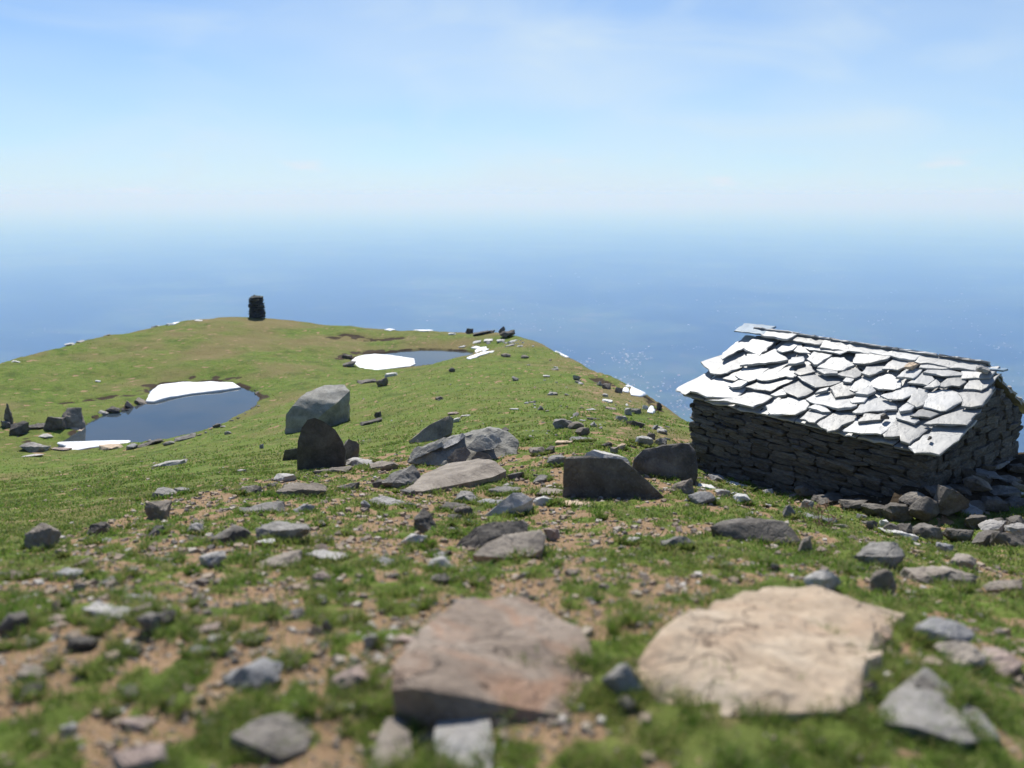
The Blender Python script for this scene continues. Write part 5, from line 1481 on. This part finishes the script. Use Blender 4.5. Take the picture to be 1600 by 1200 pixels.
# ------------------------------------------------------------------ small loose stones, each its own object
def scatter():
    r = np.random.default_rng(21)
    T = {}
    for mt in ("grey", "warm", "pale", "white", "pink", "dark", "blue"):
        T[mt] = []
        for k in range(4):
            me = hull_mesh("stone", rock_points(np.random.default_rng(hash(mt) % 1 + 700 + k * 7 + len(mt)), 1, 0.8, 0.6, "block" if k % 2 else "slab"), 0.34, 0.08, 700 + k)
            me.materials.append(M[mt]); T[mt].append(me)
    def put(px, py, w, mats, label, group):
        p = hit(px, py); s = px_size(p)
        if sample(MUD, p[0], p[1])[0] > 2: return
        mt = mats[int(r.integers(len(mats)))]
        o = link("stone", T[mt][int(r.integers(4))], None, label=label, category="stone", group=group)
        k = w * s
        o.location = (p[0], p[1], p[2] + k * 0.06)
        o.scale = (k, k * r.uniform(.6, 1), k * r.uniform(.55, .95))
        o.rotation_euler = (r.normal() * .2, r.normal() * .2, r.uniform(0, 6.28))
    n = 0
    while n < 122:
        px, py = r.uniform(0, 900), r.uniform(740, 1150)
        if py < np.interp(px, [0, 220, 440, 640, 900], [880, 795, 755, 715, 715]) : continue
        put(px, py, r.gamma(2.2, 5.5) + 5 + (py - 740) / 50, ["grey", "warm", "pale", "pink", "grey", "dark"], "small loose stone strewn on the stony slope left of the boulder pair", "small stones on the stony slope"); n += 1
    for _ in range(62):
        px = r.uniform(820, 1060); py = r.uniform(560, 705)
        if py < np.interp(px, [800, 850, 900, 950, 1000, 1068], [528, 552, 578, 600, 628, 680]): continue
        put(px, py, r.gamma(2.5, 1.6) + 2.5, ["pale", "grey", "warm", "white", "grey"], "small stone scattered in the grass near the right crest of the ridge", "small stones along the crest")
    for _ in range(44):
        px, py = r.uniform(880, 1600), r.uniform(800, 1000)
        if py < np.interp(px, [900, 1080, 1480, 1600], [790, 780, 868, 868]): continue
        put(px, py, r.gamma(2.5, 2.6) + 5, ["grey", "warm", "pale", "pink"], "small stone in the turf between the hut and the tan slab", "small stones below the hut")
    for _ in range(26):
        a = r.uniform(0, 1); px = 1080 + a * 370 + r.normal() * 12; py = 760 + a * 92 + r.normal() * 7
        put(px, py, r.gamma(2.5, 2.2) + 4, ["white", "pale", "grey", "white"], "bright small stone along the shadow edge in front of the hut", "small stones at the hut's shadow edge")
    rim = [(135, 662), (150, 652), (185, 645), (150, 700), (240, 691), (255, 690), (300, 682), (318, 677), (328, 672), (345, 664), (362, 657), (380, 648), (392, 640), (400, 633), (404, 618), (398, 610), (312, 679), (370, 653)]
    for px, py in rim:
        put(px + r.normal() * 3, py + r.normal() * 1.2, r.uniform(4, 9), ["dark", "grey", "warm"], "small dark stone on the rim of the larger pond", "stones on the pond rim")
    for _ in range(22):
        px, py = r.uniform(560, 840), r.uniform(590, 690)
        put(px, py, r.uniform(2.5, 5), ["pale", "white", "warm"], "tiny pale stone dotting the green middle slope", "tiny stones on the green slope")
    for _ in range(14):
        px, py = r.normal(800, 14), r.normal(537, 4)
        put(px, py, r.uniform(4, 8), ["white", "pale"], "small white stone in the litter right of the far pond", "white stone litter by the far pond")
scatter()

# ------------------------------------------------------------------ gravel: uncountable chips in the bare soil
def gravel():
    r = np.random.default_rng(31)
    base = np.array([(-.5, -.4, 0), (.5, -.35, 0), (.4, .45, 0), (-.45, .4, 0), (-.3, -.2, .45), (.3, -.25, .5), (.25, .25, .4), (-.3, .3, .5)])
    fc = np.array([(0, 1, 5, 4), (1, 2, 6, 5), (2, 3, 7, 6), (3, 0, 4, 7), (4, 5, 6, 7)])
    N = 42000
    Yp = np.exp(r.uniform(math.log(1.7), math.log(24), N)); Xp = r.uniform(-0.78, 0.78, N) * Yp + r.uniform(-1.4, 1.4, N) * smooth(12, 3, Yp)
    so = sample(SOIL, Xp, Yp); zo = sample(ZONE, Xp, Yp)
    k = (r.uniform(size=N) < (so * 0.9 + 0.03) * (zo * 0.9 + 0.1))
    Xp, Yp = Xp[k], Yp[k]; n_ = len(Xp)
    Zp = sample(GZ, Xp, Yp)
    sz = np.clip(r.gamma(1.5, 0.0026, n_) * (Yp ** 0.75) * 1.6 + 0.004, 0.004, 0.085)
    a = r.uniform(0, 6.28, n_); c, s = np.cos(a), np.sin(a)
    B = base[None] * sz[:, None, None] * (1 + r.normal(size=(n_, 8, 1)) * 0.15)
    Vx = B[..., 0] * c[:, None] - B[..., 1] * s[:, None] + Xp[:, None]; Vy = B[..., 0] * s[:, None] + B[..., 1] * c[:, None] + Yp[:, None]
    Vz = B[..., 2] + Zp[:, None] - 0.15 * sz[:, None]
    V = np.stack([Vx, Vy, Vz], -1).reshape(-1, 3)
    Fc = (fc[None] + 8 * np.arange(n_)[:, None, None]).reshape(-1, 4)
    t = NT("gravel_stone"); rnd = t.node("ShaderNodeNewGeometry").outputs["Random Per Island"]
    m = t.done(t.ramp(rnd, [(0.0, (0.13, 0.12, 0.11)), (0.4, (0.25, 0.20, 0.155)), (0.8, (0.33, 0.26, 0.19)), (1.0, (0.45, 0.42, 0.38))]), 0.9, None, 0.2)
    link("gravel", new_mesh("gravel", V, Fc, False), m, kind="stuff", label="fine brown and grey chips lying in the bare soil", category="gravel")
gravel()

# ------------------------------------------------------------------ grass: short turf blades over the slope
def grass():
    r = np.random.default_rng(41)
    N = 760000
    Yp = np.exp(r.uniform(math.log(1.5), math.log(70), N)); Xp = r.uniform(-0.80, 0.80, N) * Yp + r.uniform(-1.6, 1.6, N) * smooth(12, 3, Yp)
    so = sample(SOIL, Xp, Yp); mu = sample(MUD, Xp, Yp); dr = sample(DRY, Xp, Yp); zo = sample(ZONE, Xp, Yp)
    sd_, _, _ = poly_dist(Xp, Yp, PLATEAU)
    clump = fbm(Xp / 0.16, Yp / 0.16, 2) * smooth(14, 6, Yp) + fbm(Xp / 0.8, Yp / 0.8, 2) * smooth(6, 14, Yp)
    pr = smooth(0.62, 0.30, so) * smooth(0.5, 0.2, mu) * smooth(-0.5, 0.35, clump) * (0.25 + 0.75 * smooth(30, 9, Yp))
    pr = np.maximum(pr, 0.07 * zo * smooth(0.5, 0.2, mu))
    # keep the turf out of the ponds and the hut
    inside = np.zeros(N, bool)
    for poly in (POND1, POND2):
        d, _, _ = poly_dist(Xp, Yp, poly); inside |= d < 0.15
    hu = (Xp - ER[0]) * HAX[0] + (Yp - ER[1]) * HAX[1]; hv = (Xp - ER[0]) * HN[0] + (Yp - ER[1]) * HN[1]
    inside |= (hu > 0.1) & (hu < HL) & (hv > 0.05) & (hv < 2 * HW)
    k = (r.uniform(size=N) < pr) & ~inside & (sd_ < 0.5)
    Xp, Yp, clump, dr = Xp[k], Yp[k], clump[k], dr[k]
    # turf grown up round the foot of the stones
    ex, ey = [], []
    for o in scene.objects:
        if o.parent or o.type != 'MESH' or o.get("category") not in ("rock", "boulder", "stone"): continue
        if o.location.y > 16 or o.location.y < 1.4: continue
        bb = [o.matrix_basis @ Vector(c) for c in o.bound_box]
        cx = sum(c.x for c in bb) / 8; cy = sum(c.y for c in bb) / 8
        rx = (max(c.x for c in bb) - min(c.x for c in bb)) / 2; ry = (max(c.y for c in bb) - min(c.y for c in bb)) / 2
        if r.uniform() < 0.25: continue
        m_ = int(min(900, 60 + 900 * (rx + ry)))
        a0, aw = r.uniform(0, 6.28), r.uniform(2.0, 6.28)
        t_ = a0 + aw * r.uniform(size=m_) ; f_ = r.normal(0.98, 0.10, m_)
        ex.append(cx + np.cos(t_) * rx * f_); ey.append(cy + np.sin(t_) * ry * f_)
    ex, ey = np.concatenate(ex), np.concatenate(ey)
    Xp = np.concatenate([Xp, ex]); Yp = np.concatenate([Yp, ey]); clump = np.concatenate([clump, r.uniform(0.1, 0.9, len(ex))]); dr = np.concatenate([dr, np.zeros(len(ex))])
    n_ = len(Xp)
    Zp = sample(GZ, Xp, Yp)
    w = np.clip(0.0017 * Yp, 0.0042, 0.035) * r.uniform(0.6, 1.3, n_)
    h = (0.026 + 0.038 * np.clip(clump, -0.4, 1.0) + 0.0005 * Yp) * r.uniform(0.6, 1.5, n_) * (1 - 0.3 * dr)
    a = r.uniform(0, 6.28, n_); b = r.uniform(0, 6.28, n_); lean = h * r.uniform(0.3, 1.3, n_)
    dx, dy = np.cos(a) * w / 2, np.sin(a) * w / 2
    lx, ly = np.cos(b) * lean, np.sin(b) * lean
    z0 = Zp - 0.006
    V = np.empty((n_, 5, 3))
    V[:, 0] = np.stack([Xp - dx, Yp - dy, z0], -1); V[:, 1] = np.stack([Xp + dx, Yp + dy, z0], -1)
    V[:, 2] = np.stack([Xp + dx * .8 + lx * .35, Yp + dy * .8 + ly * .35, z0 + h * .6], -1); V[:, 3] = np.stack([Xp - dx * .8 + lx * .35, Yp - dy * .8 + ly * .35, z0 + h * .6], -1)
    V[:, 4] = np.stack([Xp + lx, Yp + ly, z0 + h], -1)
    o5 = 5 * np.arange(n_)[:, None]
    tri = np.concatenate([o5 + np.array([0, 1, 2]), o5 + np.array([0, 2, 3]), o5 + np.array([3, 2, 4])], 0)
    link("grass", new_mesh("grass", V.reshape(-1, 3), tri, False), M["grass"], kind="stuff", label="short alpine turf covering the ridge", category="grass")
    return n_
N_BLADES = grass()

# ------------------------------------------------------------------ a dry weed by the hut
def weed():
    r = np.random.default_rng(51)
    p = hit(1282, 822)
    V, Fc = [], []
    def stick(a, b, ra, rb):
        d = (b - a).normalized(); u = d.orthogonal().normalized(); v = d.cross(u); k = len(V)
        for q, rad in ((a, ra), (b, rb)):
            for i in range(4):
                t = i * math.pi / 2; V.append(q + (u * math.cos(t) + v * math.sin(t)) * rad)
        for i in range(4): Fc.append((k + i, k + (i + 1) % 4, k + 4 + (i + 1) % 4, k + 4 + i))
    for _ in range(11):
        a = Vector((r.normal() * .05, r.normal() * .05, -0.02)); ang = r.uniform(0, 6.28); sp = r.uniform(0.05, 0.28); H = r.uniform(0.12, 0.30)
        m = a + Vector((math.cos(ang) * sp * .4, math.sin(ang) * sp * .4, H * .6)); b = a + Vector((math.cos(ang) * sp, math.sin(ang) * sp, H))
        stick(a, m, .005, .004); stick(m, b, .004, .002)
        for _ in range(4):
            t = r.uniform(.2, 1); q = m.lerp(b, t); stick(q, q + Vector((r.normal() * .03, r.normal() * .03, r.uniform(.01, .05))), .005, .003)
    me = bpy.data.meshes.new("dry_weed"); me.from_pydata(V, [], Fc); me.update()
    o = link("dry_weed", me, plain_mat("dry_stems", (0.27, 0.17, 0.12)), label="dry reddish-brown weed at the edge of the hut's shadow", category="weed")
    o.location = p
weed()

# ------------------------------------------------------------------ say which small stone is which
def name_small_stones():
    import re
    anchors = {}
    for o in scene.objects:
        if o.parent or "label" not in o or "group" in o or o.get("kind"): continue
        short = re.split(r" (?:on|at|with|below|above|left|right|in|of|and|alone|among|beside|behind|by|against|between|near|along|from|dipping|rising|lying|leaning|half|cut|breaking|tilted|tucked|sloping|catching|hanging|standing|set|beyond|next|just)\b|,", o["label"])[0]
        n_ = len(short.split())
        if 2 <= n_ <= 6:
            anchors.setdefault(short, []).append(o)
    A = []
    for k, v in anchors.items():
        if len(v) == 1:
            l = v[0].location; px, py = project(l.x, l.y, l.z)
            A.append((k, float(px), float(py)))
    word = {"rock_grey": "grey", "rock_warm_grey": "brownish", "rock_pale": "pale", "rock_white": "white", "rock_pinkish": "pinkish", "rock_dark": "dark", "rock_blue_grey": "blue-grey"}
    sets = {}
    for o in list(scene.objects):
        if o.parent or o.get("group") is None: continue
        px, py = project(o.location.x, o.location.y, o.location.z)
        k, ax_, ay_ = min(A, key=lambda a: ((a[1] - px) / 1.6) ** 2 + (a[2] - py) ** 2 * 1.0)
        dx, dy = px - ax_, py - ay_
        side = ("right of" if dx > 0 else "left of") if abs(dx) > 1.5 * abs(dy) else ("below" if dy > 0 else "above")
        base = {"rubble": "rubble stone"}.get(o["category"], "small stone")
        col_ = word.get(o.data.materials[0].name, "grey")
        sets.setdefault((col_, base, side, k), []).append((float(dx * dx + dy * dy), o))
    ordn = ["nearest", "second", "third", "fourth", "fifth", "sixth", "seventh", "eighth", "ninth", "tenth", "eleventh", "twelfth"]
    for (col_, base, side, k), v in sets.items():
        v.sort(key=lambda t: t[0])
        for i, (_, o) in enumerate(v):
            if len(v) == 1: o["label"] = "%s %s %s the %s" % (col_, base, side, k)
            else: o["label"] = "%s %s %s the %s, %s to it" % (col_, base, side, k, "nearest" if i == 0 else ordn[min(i, 11)] + " nearest")
name_small_stones()
